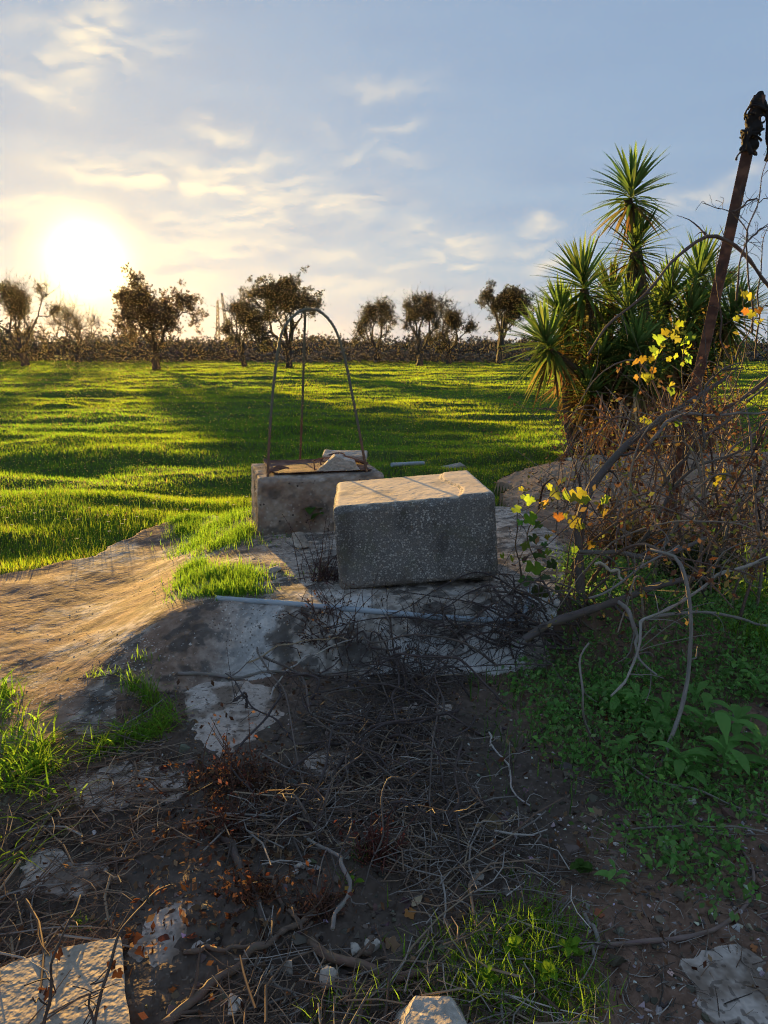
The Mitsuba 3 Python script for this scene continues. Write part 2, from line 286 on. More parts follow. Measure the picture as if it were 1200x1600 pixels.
def stone(size, seed, sub=2, rough=.05, npts=16, flat=1.0):
    r = np.random.default_rng(seed); p = r.normal(size=(npts, 3)); p /= np.linalg.norm(p, axis=1, keepdims=True); p *= r.uniform(.8, 1.1, (npts, 1))
    m = trimesh.convex.convex_hull(p * np.asarray(size) / 2)
    for _ in range(sub): m = m.subdivide()
    v = np.array(m.vertices); s = float(np.mean(size)); d = v / (np.linalg.norm(v, axis=1, keepdims=True) + 1e-9)
    v = v + d * ((meshkit.fbm(v / s * 3 + seed, 3, seed % 97) - .5) * 2 * rough * s)[:, None]
    return v, np.array(m.faces)
def rotz(v, deg):
    c, s = math.cos(math.radians(deg)), math.sin(math.radians(deg)); return v @ np.array([[c, s, 0], [-s, c, 0], [0, 0, 1.0]])
def rotx(v, deg):
    c, s = math.cos(math.radians(deg)), math.sin(math.radians(deg)); return v @ np.array([[1, 0, 0], [0, c, s], [0, -s, c]])
def roty(v, deg):
    c, s = math.cos(math.radians(deg)), math.sin(math.radians(deg)); return v @ np.array([[c, 0, -s], [0, 1, 0], [s, 0, c]])
def rbox(w, d, h, r, step, rough=0.004, seed=1):
    """A rounded, finely tessellated and slightly worn box with its base centred at the origin."""
    def axis(l): return np.unique(np.r_[-l / 2, -l / 2 + r * np.array([.3, .65, 1]), np.arange(-l / 2 + r, l / 2 - r, step), l / 2 - r * np.array([1, .65, .3]), l / 2])
    X, Y, Z = axis(w), axis(d), axis(h); vs, fs, n = [], [], 0
    for a, b, c, A, B, L, sg in [(0, 1, 2, X, Y, h, 1), (0, 1, 2, X, Y, h, -1), (1, 2, 0, Y, Z, w, 1), (1, 2, 0, Y, Z, w, -1), (2, 0, 1, Z, X, d, 1), (2, 0, 1, Z, X, d, -1)]:
        g = np.stack(np.meshgrid(A, B, indexing='ij'), -1); v = np.zeros((*g.shape[:2], 3)); v[..., a], v[..., b], v[..., c] = g[..., 0], g[..., 1], sg * L / 2
        i, j = np.meshgrid(np.arange(len(A) - 1), np.arange(len(B) - 1), indexing='ij'); k = i * len(B) + j
        q = np.stack([k, k + len(B), k + len(B) + 1, k, k + len(B) + 1, k + 1], -1).reshape(-1, 3)
        vs.append(v.reshape(-1, 3)); fs.append((q if sg > 0 else q[:, ::-1]) + n); n += v.size // 3
    m = trimesh.Trimesh(np.vstack(vs), np.vstack(fs), process=False); m.merge_vertices(digits_vertex=6)
    v = np.array(m.vertices); core = np.clip(v, -np.array([w, d, h]) / 2 + r, np.array([w, d, h]) / 2 - r); dv = v - core
    ln = np.linalg.norm(dv, axis=1, keepdims=True); dirn = dv / np.maximum(ln, 1e-9); v = core + dirn * np.minimum(ln, 1e9) / np.maximum(ln, 1e-9) * r
    v = v + dirn * ((meshkit.fbm(v * 9, 3, seed) - .5) * 3 * rough + (meshkit.fbm(v * 45, 3, seed + 1) - .5) * 2 * rough)[:, None]
    v[:, 2] += h / 2
    return v, np.array(m.faces)

def slabcol(p, n, uv):
    g = fbm(p.x * 30, p.y * 30, p.z * 30, 4)
    c = mix((.28, .235, .20), (.48, .43, .385), g) * (.85 + .3 * noise(p.x * 140, p.y * 140, 0))
    c = mix(c, (.12, .085, .06), smoothstep(.50, .70, fbm(p.x * 8, p.y * 8, 2, 5)) * .8)
    c = c * mix((1.0, .93, .88), (1.0, 1.0, 1.0), noise(p.x * 2, p.y * 2, 0))
    return mix(c, (.06, .045, .036), smoothstep(.66, .74, fbm(p.x * 60, p.y * 60, 5, 2)) * .6)
scene['slabby'] = {'type': 'bumpmap', 'scale': .008, 'tex': proc(lambda p, n, uv: fbm(p.x * 60, p.y * 60, p.z * 60, 3)), 'bsdf': {'type': 'principled', 'base_color': proc(slabcol), 'roughness': .9, 'specular': .2}}

# ------------------------------------------------------------------ the ground: one sheet, split where its surface changes
def build_ground():
    # finely divided where a person standing at the slab sees it, coarse round about and out to the horizon
    th = np.radians(np.r_[np.arange(-180, -60, 6.0), np.arange(-60, -38, 1.5), np.arange(-38, 38.01, .24), np.arange(39.5, 60, 1.5), np.arange(60, 180.1, 6.0)])
    rad = [.25, .5, .75]
    r = .95
    while r < 600:
        rad.append(r); r += max(.018, .0045 * r) if r < 8 else .0085 * r if r < 120 else .06 * r
    rad = np.array(rad)
    T_, R_ = np.meshgrid(th, rad, indexing='ij')
    x, y = R_ * np.sin(T_), R_ * np.cos(T_)
    z = H(x.ravel(), y.ravel()).reshape(x.shape)
    v = np.stack([x, y, z], -1).reshape(-1, 3); nr = len(rad)
    i, j = np.meshgrid(np.arange(len(th) - 1), np.arange(nr - 1), indexing='ij'); k = (i * nr + j).ravel()
    f = np.stack([k, k + nr + 1, k + nr, k, k + 1, k + nr + 1], -1).reshape(-1, 3)
    m = v[f].mean(1); kind = region(m[:, 0], m[:, 1])
    nn = np.zeros_like(v); fn = np.cross(v[f[:, 1]] - v[f[:, 0]], v[f[:, 2]] - v[f[:, 0]])
    if fn[:, 2].mean() < 0: f = f[:, ::-1]; fn = -fn
    for name, b, kk in (('soil_ground', 'soily', 0), ('concrete_apron', 'apron', 1), ('earth_platform', 'earthy', 2), ('grass_field', 'turfy', 3)):
        ff = f[kind == kk]; u, inv = np.unique(ff, return_inverse=True)
        scene[name] = mikit.ply((v[u], inv.reshape(-1, 3)), b, smooth=True)
    tag('soil_ground', 'dark bare soil under the twigs in the foreground', kind='structure')
    tag('concrete_apron', 'weathered sloping concrete apron round the cistern', kind='structure')
    tag('earth_platform', 'low bare earth platform behind the dry thicket', kind='structure')
    tag('grass_field', 'bright green grass field out to the olive trees', kind='structure')
build_ground()

# ------------------------------------------------------------------ concrete block, cistern head
def place(v, x, y, z, yaw): return rotz(v, yaw) + [x, y, z]
def chips(v, n, seed):
    """Knocks small bites off the top edges of a box."""
    r = np.random.default_rng(seed); mx, my, mz = np.abs(v[:, 0]).max(), np.abs(v[:, 1]).max(), v[:, 2].max()
    for i in range(n):
        e = r.integers(3); c = np.array([r.uniform(-mx, mx), -my, mz]) if e < 2 else np.array([-mx * (1 if e == 2 else -1), -my, r.uniform(0, mz)]); R = r.uniform(.012, .045); d = v - c; l = np.linalg.norm(d, axis=1)
        inn = l < R; v[inn] += (np.array([0, my, mz * .5]) - c) / np.linalg.norm([0, my, mz]) * ((R - l[inn]) * r.uniform(.2, .5))[:, None]
    return v
def build_block():
    v, f = rbox(.93, .80, .50, .030, .012, .0022, 5)
    v = chips(v, 40, 5)
    top = v[:, 2] > .46
    lip = sstep(.265, .285, v[:, 0] + .03 * np.sin(v[:, 1] * 9))
    v[:, 2] += np.where(top, (lip - .5) * .010, 0)
    v[:, 0] += .015 * (v[:, 2] / .5) * np.sign(v[:, 0]) * -.3
    v[:, 0] *= 1 - .03 * sstep(-.4, .4, v[:, 1])
    v = roty(v, -4.2)
    k = newthing('concrete_block', 'big grey pebbled concrete block with a smooth tan sunlit top, in front of the cistern', 'block')
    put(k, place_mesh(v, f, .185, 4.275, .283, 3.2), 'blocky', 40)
def place_mesh(v, f, x, y, z, yaw): return (place(v, x, y, z, yaw), f)
build_block()
WELL = (-.55, 5.54, .22, 14.5)
def wl(x, y, z): return place(np.array([[x, y, z]], float), *WELL)[0]
def build_well():
    k = newthing('cistern_head', 'low square concrete cistern head with a rusty hatch and a metal hoop above it', 'well')
    v, f = rbox(.98, .72, .47, .022, .014, .004, 11)
    v = chips(v, 50, 9)
    fr = (v[:, 1] < -.34) & (v[:, 2] > .3)
    v[:, 2] -= np.where(v[:, 2] > .43, .020 * np.exp(-((v[:, 0] + .12) / .2) ** 2) * sstep(-.2, -.36, v[:, 1]) , 0)
    v[:, 0] *= 1 - .03 * (v[:, 2] / .47)
    scene[k + '__curb'] = mikit.ply(place_mesh(v, f, *WELL), 'welly', smooth=40)
    # the hatch: a bent sheet with turned-up edges
    X, Y = np.meshgrid(np.linspace(-.38, .40, 40), np.linspace(-.27, .30, 30), indexing='ij')
    zz = .482 + .012 * (meshkit.fbm(np.stack([X * 6, Y * 6, 0 * X], -1), 3, 3) - .5) + .018 * sstep(.26, .30, Y) + .008 * sstep(-.25, -.27, Y) + .02 * sstep(-.33, -.38, X)
    top = np.stack([X, Y, zz], -1).reshape(-1, 3); bot = top - [0, 0, .006]
    i, j = np.meshgrid(np.arange(39), np.arange(29), indexing='ij'); q = (i * 30 + j).ravel()
    a = np.stack([q, q + 30, q + 31, q, q + 31, q + 1], -1).reshape(-1, 3)
    bd = np.r_[np.arange(0, 1200, 30), np.arange(1170, 1200), np.arange(1199, -1, -30)[:40], np.arange(29, -1, -1)]
    sd = np.array([t for p, n in zip(bd[:-1], bd[1:]) if p != n for t in ([p, n, n + 1200], [p, n + 1200, p + 1200])])
    scene[k + '__hatch'] = mikit.ply((place(np.vstack([top, bot]), *WELL), np.vstack([a, a[:, ::-1] + 1200, sd])), 'rusty', smooth=30)
    labels[k + '__hatch'] = {'label': 'rusty brown sheet metal hatch'}
    # a torn flap of rusted sheet at its left end
    u = np.linspace(0, 1, 14); w = np.linspace(-1, 1, 6); U, W = np.meshgrid(u, w, indexing='ij')
    fx, fy, fz = -.40 + .17 * U, -.24 + .06 * W * (1 - .7 * U) + .03 * U, .487 + .05 * np.sin(U * 2.6) * (1 - .4 * np.abs(W)) + .012 * np.sin(W * 4 + U * 5)
    fv = np.stack([fx, fy, fz], -1).reshape(-1, 3); i, j = np.meshgrid(np.arange(13), np.arange(5), indexing='ij'); q = (i * 6 + j).ravel()
    scene[k + '__flap'] = mikit.ply((place(fv, *WELL), np.stack([q, q + 6, q + 7, q, q + 7, q + 1], -1).reshape(-1, 3)), 'rusty', smooth=True)
    labels[k + '__flap'] = {'label': 'torn curling piece of rusty sheet'}
    # hoop and rear rod, old iron of 16 mm
    fl, frt, rr = wl(-.40, -.30, .45), wl(.36, -.28, .45), wl(-.075, .335, .44)
    apex = at(479, 483, 5.50)
    def P(px, py, Y): return at(px, py, Y)
    hoop = curve([fl, P(424, 640, 5.24), P(432, 565, 5.29), P(440, 520, 5.33), P(455, 497, 5.39), P(470, 486, 5.45), apex, P(493, 484, 5.5), P(509, 494, 5.49), P(524, 515, 5.47), P(537, 553, 5.45), P(549, 610, 5.43), frt], 60)
    v, f = tubes(hoop[None], np.full((1, 60), .0105), 8); scene[k + '__hoop'] = mikit.ply((v, f), 'hoopy', smooth=True)
    rod = curve([rr, P(473.5, 600, 5.68), apex + [-.012, .012, 0]], 20)
    v, f = tubes(rod[None], np.full((1, 20), .0095), 8); scene[k + '__rear_rod'] = mikit.ply((v, f), 'hoopy', smooth=True)
    # things lying on the hatch
    v, f = rbox(.36, .24, .055, .012, .015, .004, 31)
    v[:, 0] += .10 * v[:, 1] * (1 + v[:, 0]); v = roty(rotx(v, 3), 2)
    s = newthing('flat_stone', 'pale flat stone slab lying on the back corner of the cistern hatch', 'stone')
    p = wl(.28, .17, .505); scene[s] = mikit.ply((rotz(v, 6) + p, f), 'stony', smooth=35)
    pr = trimesh.convex.convex_hull(np.array([[-.17, -.07, 0], [-.14, .05, 0], [.17, .06, 0], [.17, -.06, 0], [-.02, -.05, .115], [-.015, .03, .12], [.13, .0, .075], [.14, -.05, .055]]))
    for _ in range(3): pr = pr.subdivide()
    v = np.array(pr.vertices); v += (np.stack([meshkit.fbm(v * 30 + q, 3, 4) for q in (0, 9, 20)], 1) - .5) * .012
    s = newthing('wedge_stone', 'grey wedge shaped stone leaning on the front edge of the hatch', 'stone')
    scene[s] = mikit.ply((rotz(v, 10) + wl(.14, -.21, .485), np.array(pr.faces)), 'stony', smooth=35)
    s = newthing('bent_wire', 'rusty bent iron wire sticking up between hatch and wedge stone', 'wire')
    c = np.array([wl(-.03, -.19, .483), wl(-.035, -.19, .555), wl(.02, -.18, .575), wl(.10, -.15, .57), wl(.20, -.05, .55)])
    v, f = tubes(curve(c, 16)[None], np.full((1, 16), .005), 5); scene[s] = mikit.ply((v, f), 'rusty', smooth=True)
    s = newthing('rusty_pipe', 'short rusty red pipe offcut lying across hatch and flat stone', 'pipe')
    v, f = tubes(np.array([[wl(.12, -.06, .505), wl(.22, -.09, .565), wl(.40, -.14, .51)]]), np.full((1, 3), .014), 8); scene[s] = mikit.ply((v, f), 'rusty', smooth=True)
    s = newthing('hoop_wire_ring', 'loose ring of pale wire lying against the flat stone', 'wire')
    a = np.linspace(0, 2 * np.pi, 30); c = wl(.15, .03, .53) + np.stack([.10 * np.cos(a), .05 * np.sin(a), .045 * np.sin(a + .6)], 1)
    v, f = tubes(c[None], np.full((1, 30), .006), 5); scene[s] = mikit.ply((v, f), 'rusty', smooth=True)
build_well()

# ------------------------------------------------------------------ far scrub, drystone wall, pylon
def leafcards(c, size, col, r, up=.3):
    """Small leaf-sized faces at the points c: bent quads of two triangles."""
    n = len(c); a = r.normal(size=(n, 3)); a /= np.linalg.norm(a, axis=1, keepdims=True)
    b = np.cross(a, r.normal(size=(n, 3))); b /= np.linalg.norm(b, axis=1, keepdims=True) + 1e-9
    s = np.asarray(size)[:, None]; tip = c + a * s
    V = np.stack([c, c + a * s * .5 + b * s * .28, tip, c + a * s * .5 - b * s * .28], 1).reshape(-1, 3)
    F = (np.array([[0, 1, 2], [0, 2, 3]])[None] + (np.arange(n) * 4)[:, None, None]).reshape(-1, 3)
    return V, F, np.repeat(col, 4, 0)
scene['wallstone'] = {'type': 'principled', 'base_color': proc(lambda p, n, uv: mix((.07, .062, .055), (.19, .17, .15), fbm(p.x * 3, p.y * 3, p.z * 3, 3))), 'roughness': .9, 'specular': .2}
def build_far():
    r = np.random.default_rng(41)
    mb = MB(); wood = MB()
    spots = []
    for i in range(420):                         # scrub behind the wall, thick on the left
        x = r.uniform(-95, 75); y = r.uniform(77, 104) if x > -25 else r.uniform(70, 98)
        h = r.uniform(1.4, 2.6) if x > -12 else r.uniform(1.9, 3.3) if x > -26 else r.uniform(2.4, 4.2)
        spots.append((x, y, h, r.uniform(1.3, 3.0)))
    for i in range(420):
        spots.append((r.uniform(-190, 170), r.uniform(125, 210), r.uniform(2.0, 3.6), r.uniform(3, 6)))
    for x, y, h, w in spots:
        h *= .45 + 1.1 * float(meshkit.fbm(np.array([x * .06, y * .02, 5.0]), 3, 9))
        z = float(H(x, y)); n = int(230 * (w / 2) * (1 if y < 110 else .7))
        u = r.normal(size=(n, 3)); u /= np.linalg.norm(u, axis=1, keepdims=True); u *= r.uniform(.45, 1, (n, 1)) ** .5
        u[:, 2] = np.abs(u[:, 2]) * (.75 + .5 * meshkit.noise(u * 2.5 + x))
        c = np.array([x, y, z]) + u * [w, w * .8, h] * (.75 + .5 * meshkit.noise(u * 2 + x * 3, 2))[:, None]
        base = [(.050, .052, .045), (.062, .058, .054), (.042, .047, .040), (.072, .064, .06)][r.integers(4)]
        mb.add(*leafcards(c, r.uniform(.24, .5, n) * (1 if y < 110 else 1.7), jitter(base, n, .3, r), r))
    k = newthing('distant_scrub', 'brown and dull green scrub in a belt behind the field wall', 'scrub', kind='stuff'); put(k, mb, 'barky')
    # rough drystone wall at the far edge of the field
    mb = MB(); ro = np.random.default_rng(5)
    protos = [stone((1, .8, .7), s, 1, .05, 12) for s in range(8)]
    for i in range(1150):
        x = ro.uniform(-14, 40); y = 74 + .05 * x + ro.uniform(-.5, .5); hh = 1.25 + .45 * math.sin(x * .5) * math.sin(x * .17)
        v, f = protos[ro.integers(8)]; s = ro.uniform(.3, .65)
        mb.add(rotz(v * s, ro.uniform(0, 360)) + [x, y, float(H(x, y)) + ro.uniform(0, 1) * hh], f, (.2, .18, .16))
    k = newthing('drystone_wall', 'low tumbledown drystone wall along the far edge of the field', 'wall')
    v, f, c = mb.arrays(); scene[k + '__stone'] = mikit.ply((v, f), 'wallstone'); labels[k + '__stone'] = {'kind': 'stuff'}
    # lattice pylon
    k = newthing('lattice_pylon', 'thin twin lattice mast far off between the left olive trees', 'pylon')
    b0 = at(346, 520, 330.0); x0, y0 = b0[0], b0[1]; z0 = 2.0; top = at(346, 458, 330.0)[2]
    for sgn, lean in ((-1, .10), (1, .9)):
        P = []
        xb, xt = x0 + sgn * 2.0 - (0 if sgn < 0 else -1.2), x0 + sgn * 1.0
        for a in (-1, 1):
            for b in (-1, 1): P.append([[xb + a * .9, y0 + b * .9, z0], [xt + a * .25, y0 + b * .25, top - (3 if sgn < 0 else 0)]])
        nb = 12
        for i in range(nb):
            t0, t1 = i / nb, (i + 1) / nb; zz = lambda t: z0 + (top - z0 - (3 if sgn < 0 else 0)) * t
            w = lambda t: .9 + (.25 - .9) * t; cx = lambda t: xb + (xt - xb) * t; s = 1 if i % 2 else -1
            for b in (-1, 1): P.append([[cx(t0) - s * w(t0), y0 + b * w(t0), zz(t0)], [cx(t1) + s * w(t1), y0 + b * w(t1), zz(t1)]])
        v, f = tubes(np.array(P), np.full((len(P), 2), .14), 4); scene[key(k + '__mast')] = mikit.ply((v, f), 'steel')
build_far()

# ------------------------------------------------------------------ olive trees
def grow(root, dirv, L, R, depth, r, out, spread=.55, up=.25, k=8):
    """Recursive limbs: appends (polyline, radii); returns the twig ends."""
    d = np.asarray(dirv, float); d /= np.linalg.norm(d); P = [np.asarray(root, float)]
    for i in range(k - 1):
        d = d + r.normal(0, .13, 3) + [0, 0, up * .12]; d /= np.linalg.norm(d); P.append(P[-1] + d * L / (k - 1))
    P = np.array(P); rad = np.linspace(R, R * .55, k); out.append((P, rad))
    if depth == 0: return [P[-1], P[-3]]
    ends = []
    m = 2 if r.random() < .6 else 3
    ph = r.uniform(0, 6.28)
    for j in range(m):
        a = ph + 2 * np.pi * j / m + r.normal(0, .3); side = np.cross(d, [.3, .1, 1]); side /= np.linalg.norm(side); s2 = np.cross(d, side)
        nd = d * (1 - spread * .35) + (side * math.cos(a) + s2 * math.sin(a)) * spread * r.uniform(.7, 1.3) + [0, 0, up * .5]
        ends += grow(P[-1] if j == 0 or r.random() < .6 else P[-2 - r.integers(2)], nd, L * r.uniform(.62, .85), R * .58, depth - 1, r, out, spread, up, k)
    if r.random() < .5: ends += [P[-2]]
    return ends
def olive(px, py, Y, h, w, seed, label, leaf=1.0, trunks=1, bare=False, lean=0.0, col=(.050, .052, .042), group='olive trees round the field', name='olive_tree', cat='olive tree'):
    r = np.random.default_rng(seed)
    d = ray(px, py); x, y = EYE[0] + d[0] / d[1] * Y, Y; z = float(H(x, y)) - .08
    out, ends = [], []; h *= 1.06; w *= 1.05
    th = h * .19
    for t in range(trunks):
        a = r.uniform(0, 6.28); off = np.array([math.cos(a), .4 * math.sin(a), 0]) * (.35 if trunks > 1 else 0)
        P = np.array([[x, y, z], [x + lean * .2, y, z + th * .5], [x + lean * .5, y, z + th]]) + off
        out.append((curve(P, 8, .05, seed + t), np.linspace(.34, .22, 8) * h / 6.5 / trunks ** .4))
        m = 3 if trunks == 1 else 2
        for j in range(m):
            b = a + 2 * np.pi * j / m + r.normal(0, .25)
            nd = np.array([math.cos(b) * .75 + lean * .35, math.sin(b) * .55, .9])
            ends += grow(P[-1], nd, h * .30, .16 * h / 6.5, 3, r, out, .62, .22)
    S = np.vstack([p for p, _ in out]); zmax = S[:, 2].max() - z; xm = np.percentile(np.abs(S[:, 0] - x), 98)
    sc = np.array([w / 2 * .88 / xm, w / 2 * .88 / xm, h * .90 / zmax])
    tr = lambda p: (p - [x, y, z]) * sc + [x, y, z]
    mb = MB()
    for P, R in out:
        v, f = tubes(tr(P)[None], R[None], 6); mb.add(v, f, (.050, .041, .034))
    ends = tr(np.array(ends))
    k = newthing(name, label, cat, group)
    if bare or leaf < .9:                                   # fine bare twigs
        n = len(ends) * (7 if bare else 4); e = ends[r.integers(len(ends), size=n)]; dv = r.normal(0, .5, (n, 3)) + [0, 0, .55 if bare else .2]
        P = np.stack([e, e + dv * .5 + r.normal(0, .06, (n, 3)), e + dv * 1.15], 1); v, f = tubes(P, np.array([.022, .014, .006]), 3, False); mb.add(v, f, (.075, .06, .048))
    put(k + '__trunk', mb, 'barky', True)
    if leaf > 0:
        keep = ends[meshkit.noise(ends * .9 + seed) > (.12 if leaf >= .9 else .38)]
        cl = []
        n = int(11000 * leaf)
        e = keep[r.integers(len(keep), size=n)]; tw = e + r.normal(0, .17, (n, 3)) * w / 5
        sub = r.normal(0, .33, (240, 3)) * w / 5.0 + keep[r.integers(len(keep), size=240)]
        pick = r.random(n) < .6
        tw[pick] = sub[r.integers(240, size=pick.sum())] + r.normal(0, .13, (pick.sum(), 3))
        lc = MB(); lc.add(*leafcards(tw, r.uniform(.10, .25, n), jitter(col, n, .3, r), r))
        put(k + '__crown', lc, 'leafy'); labels[k + '__crown'] = {'kind': 'stuff'}
olive(245, 578, 50.5, 6.3, 5.7, 3, 'full round olive tree standing forward in the field just right of the sun', 1.25, col=(.085, .068, .055))
olive(455, 575, 55, 6.6, 6.6, 8, 'broad olive tree with forked trunk behind the metal hoop', 1.45, trunks=2)
olive(382, 573, 58, 5.3, 2.8, 12, 'thin leaning olive tree between the pylon and the broad forked olive', .35, lean=-.6)
olive(590, 566, 74, 6.2, 4.6, 15, 'small olive tree with a bare right half, just right of the hoop', .62, lean=-.5)
olive(656, 571, 63, 6.4, 3.9, 22, 'sparse olive tree left of the close pair in the middle distance', .5, lean=.2)
olive(702, 568, 70, 6.1, 4.2, 27, 'sparse olive tree with wide low fork between two others', .55, lean=-.2)
olive(780, 569, 67, 7.3, 4.9, 30, 'dense dark olive tree with twin trunk left of the yucca', 1.6, trunks=2, col=(.045, .05, .042))
olive(40, 574, 57, 6.4, 5.4, 35, 'large thinly leaved tree at the left edge below the sun', .45, bare=True, lean=-.3, group=None, name='pale_tree', cat='tree')
olive(122, 566, 74, 6.0, 5.0, 39, 'bare winter tree right below the sun', 0, bare=True, group=None, name='bare_tree', cat='tree')

# ------------------------------------------------------------------ the field's grass
def build_grass():
    mb = MB(); r = rng
    def band(r0, r1, dens, h0, w0, levels, a0=-34, a1=34):
        area = math.radians(a1 - a0) / 2 * (r1 ** 2 - r0 ** 2); n = int(area * dens)
        rr = np.sqrt(r.uniform(r0 ** 2, r1 ** 2, n)); th = np.radians(r.uniform(a0, a1, n)); x, y = rr * np.sin(th), rr * np.cos(th)
        ok = (region(x, y) == 3)
        x, y, rr = x[ok], y[ok], rr[ok]; n = len(x)
        patch = meshkit.fbm(np.stack([x * .8, y * .8, 0 * x], -1), 3, 60)
        bank = np.exp(-((y - 6.6 - .15 * (x + 2)) / 1.1) ** 2) * sstep(-.9, -1.6, x)
        h = h0 * r.uniform(.45, 1.15, n) * (.55 + .9 * patch) * (1 + .35 * bank)
        dry = r.random(n) < .06
        hue = meshkit.fbm(np.stack([x * .25, y * .25, 0 * x + 8], -1), 3, 61)[:, None]
        c = jitter((.26, .365, .030), n, .24, r) * (1 - hue * .0) * (np.array([.85, .95, 1.0]) + (hue - .5) * np.array([.7, .3, -.3]))
        c[dry] = jitter((.30, .25, .11), dry.sum(), .2, r)
        mb.add(*blades(np.stack([x, y, H(x, y) - .01], 1), h, w0 * r.uniform(.6, 1.3, n), r.uniform(0, 2 * np.pi, n), np.abs(r.normal(.25, .25, n)), np.clip(c, .01, .9), levels))
    band(4.2, 9, 4400, .065, .0055, 4, -37, 37)
    band(9, 16, 1300, .085, .009, 3)
    band(16, 30, 430, .085, .017, 2)
    band(30, 55, 120, .095, .036, 2)
    band(55, 90, 42, .10, .08, 2)
    k = newthing('grass', 'bright green short grass covering the field', 'grass', kind='stuff')
    put(k, mb, 'leafy')
build_grass()

# ------------------------------------------------------------------ yucca
def straps(c, dirs, L, w, droop, cols, segs=5):
    """Sword leaves from the points c along dirs, bending down; (n, ...) arrays -> list of (v, f, colours)."""
    n = len(c); t = np.linspace(0, 1, segs)
    C = c[:, None] + dirs[:, None] * (L[:, None] * t)[..., None]; C[..., 2] -= (droop * L)[:, None] * t ** 2.2
    T = np.gradient(C, axis=1); T /= np.linalg.norm(T, axis=2, keepdims=True)
    side = np.cross(T, [0, 0, 1.0]); side /= np.linalg.norm(side, axis=2, keepdims=True) + 1e-6; nrm = np.cross(side, T)
    wid = w[:, None] * np.interp(t, [0, .3, .65, 1], [.55, 1, .75, .02]) * .5
    A, B = C - side * wid[..., None] + nrm * wid[..., None] * .35, C + side * wid[..., None] + nrm * wid[..., None] * .35
    V = np.stack([A, C, B], 2)                                   # n, segs, 3, 3: a shallow trough
    f = []
    for i in range(segs - 1):
        for j in range(2): a = i * 3 + j; f += [[a, a + 1, a + 4], [a, a + 4, a + 3]]
    return V.reshape(n, -1, 3), np.array(f), np.repeat(cols[:, None], segs * 3, 1)
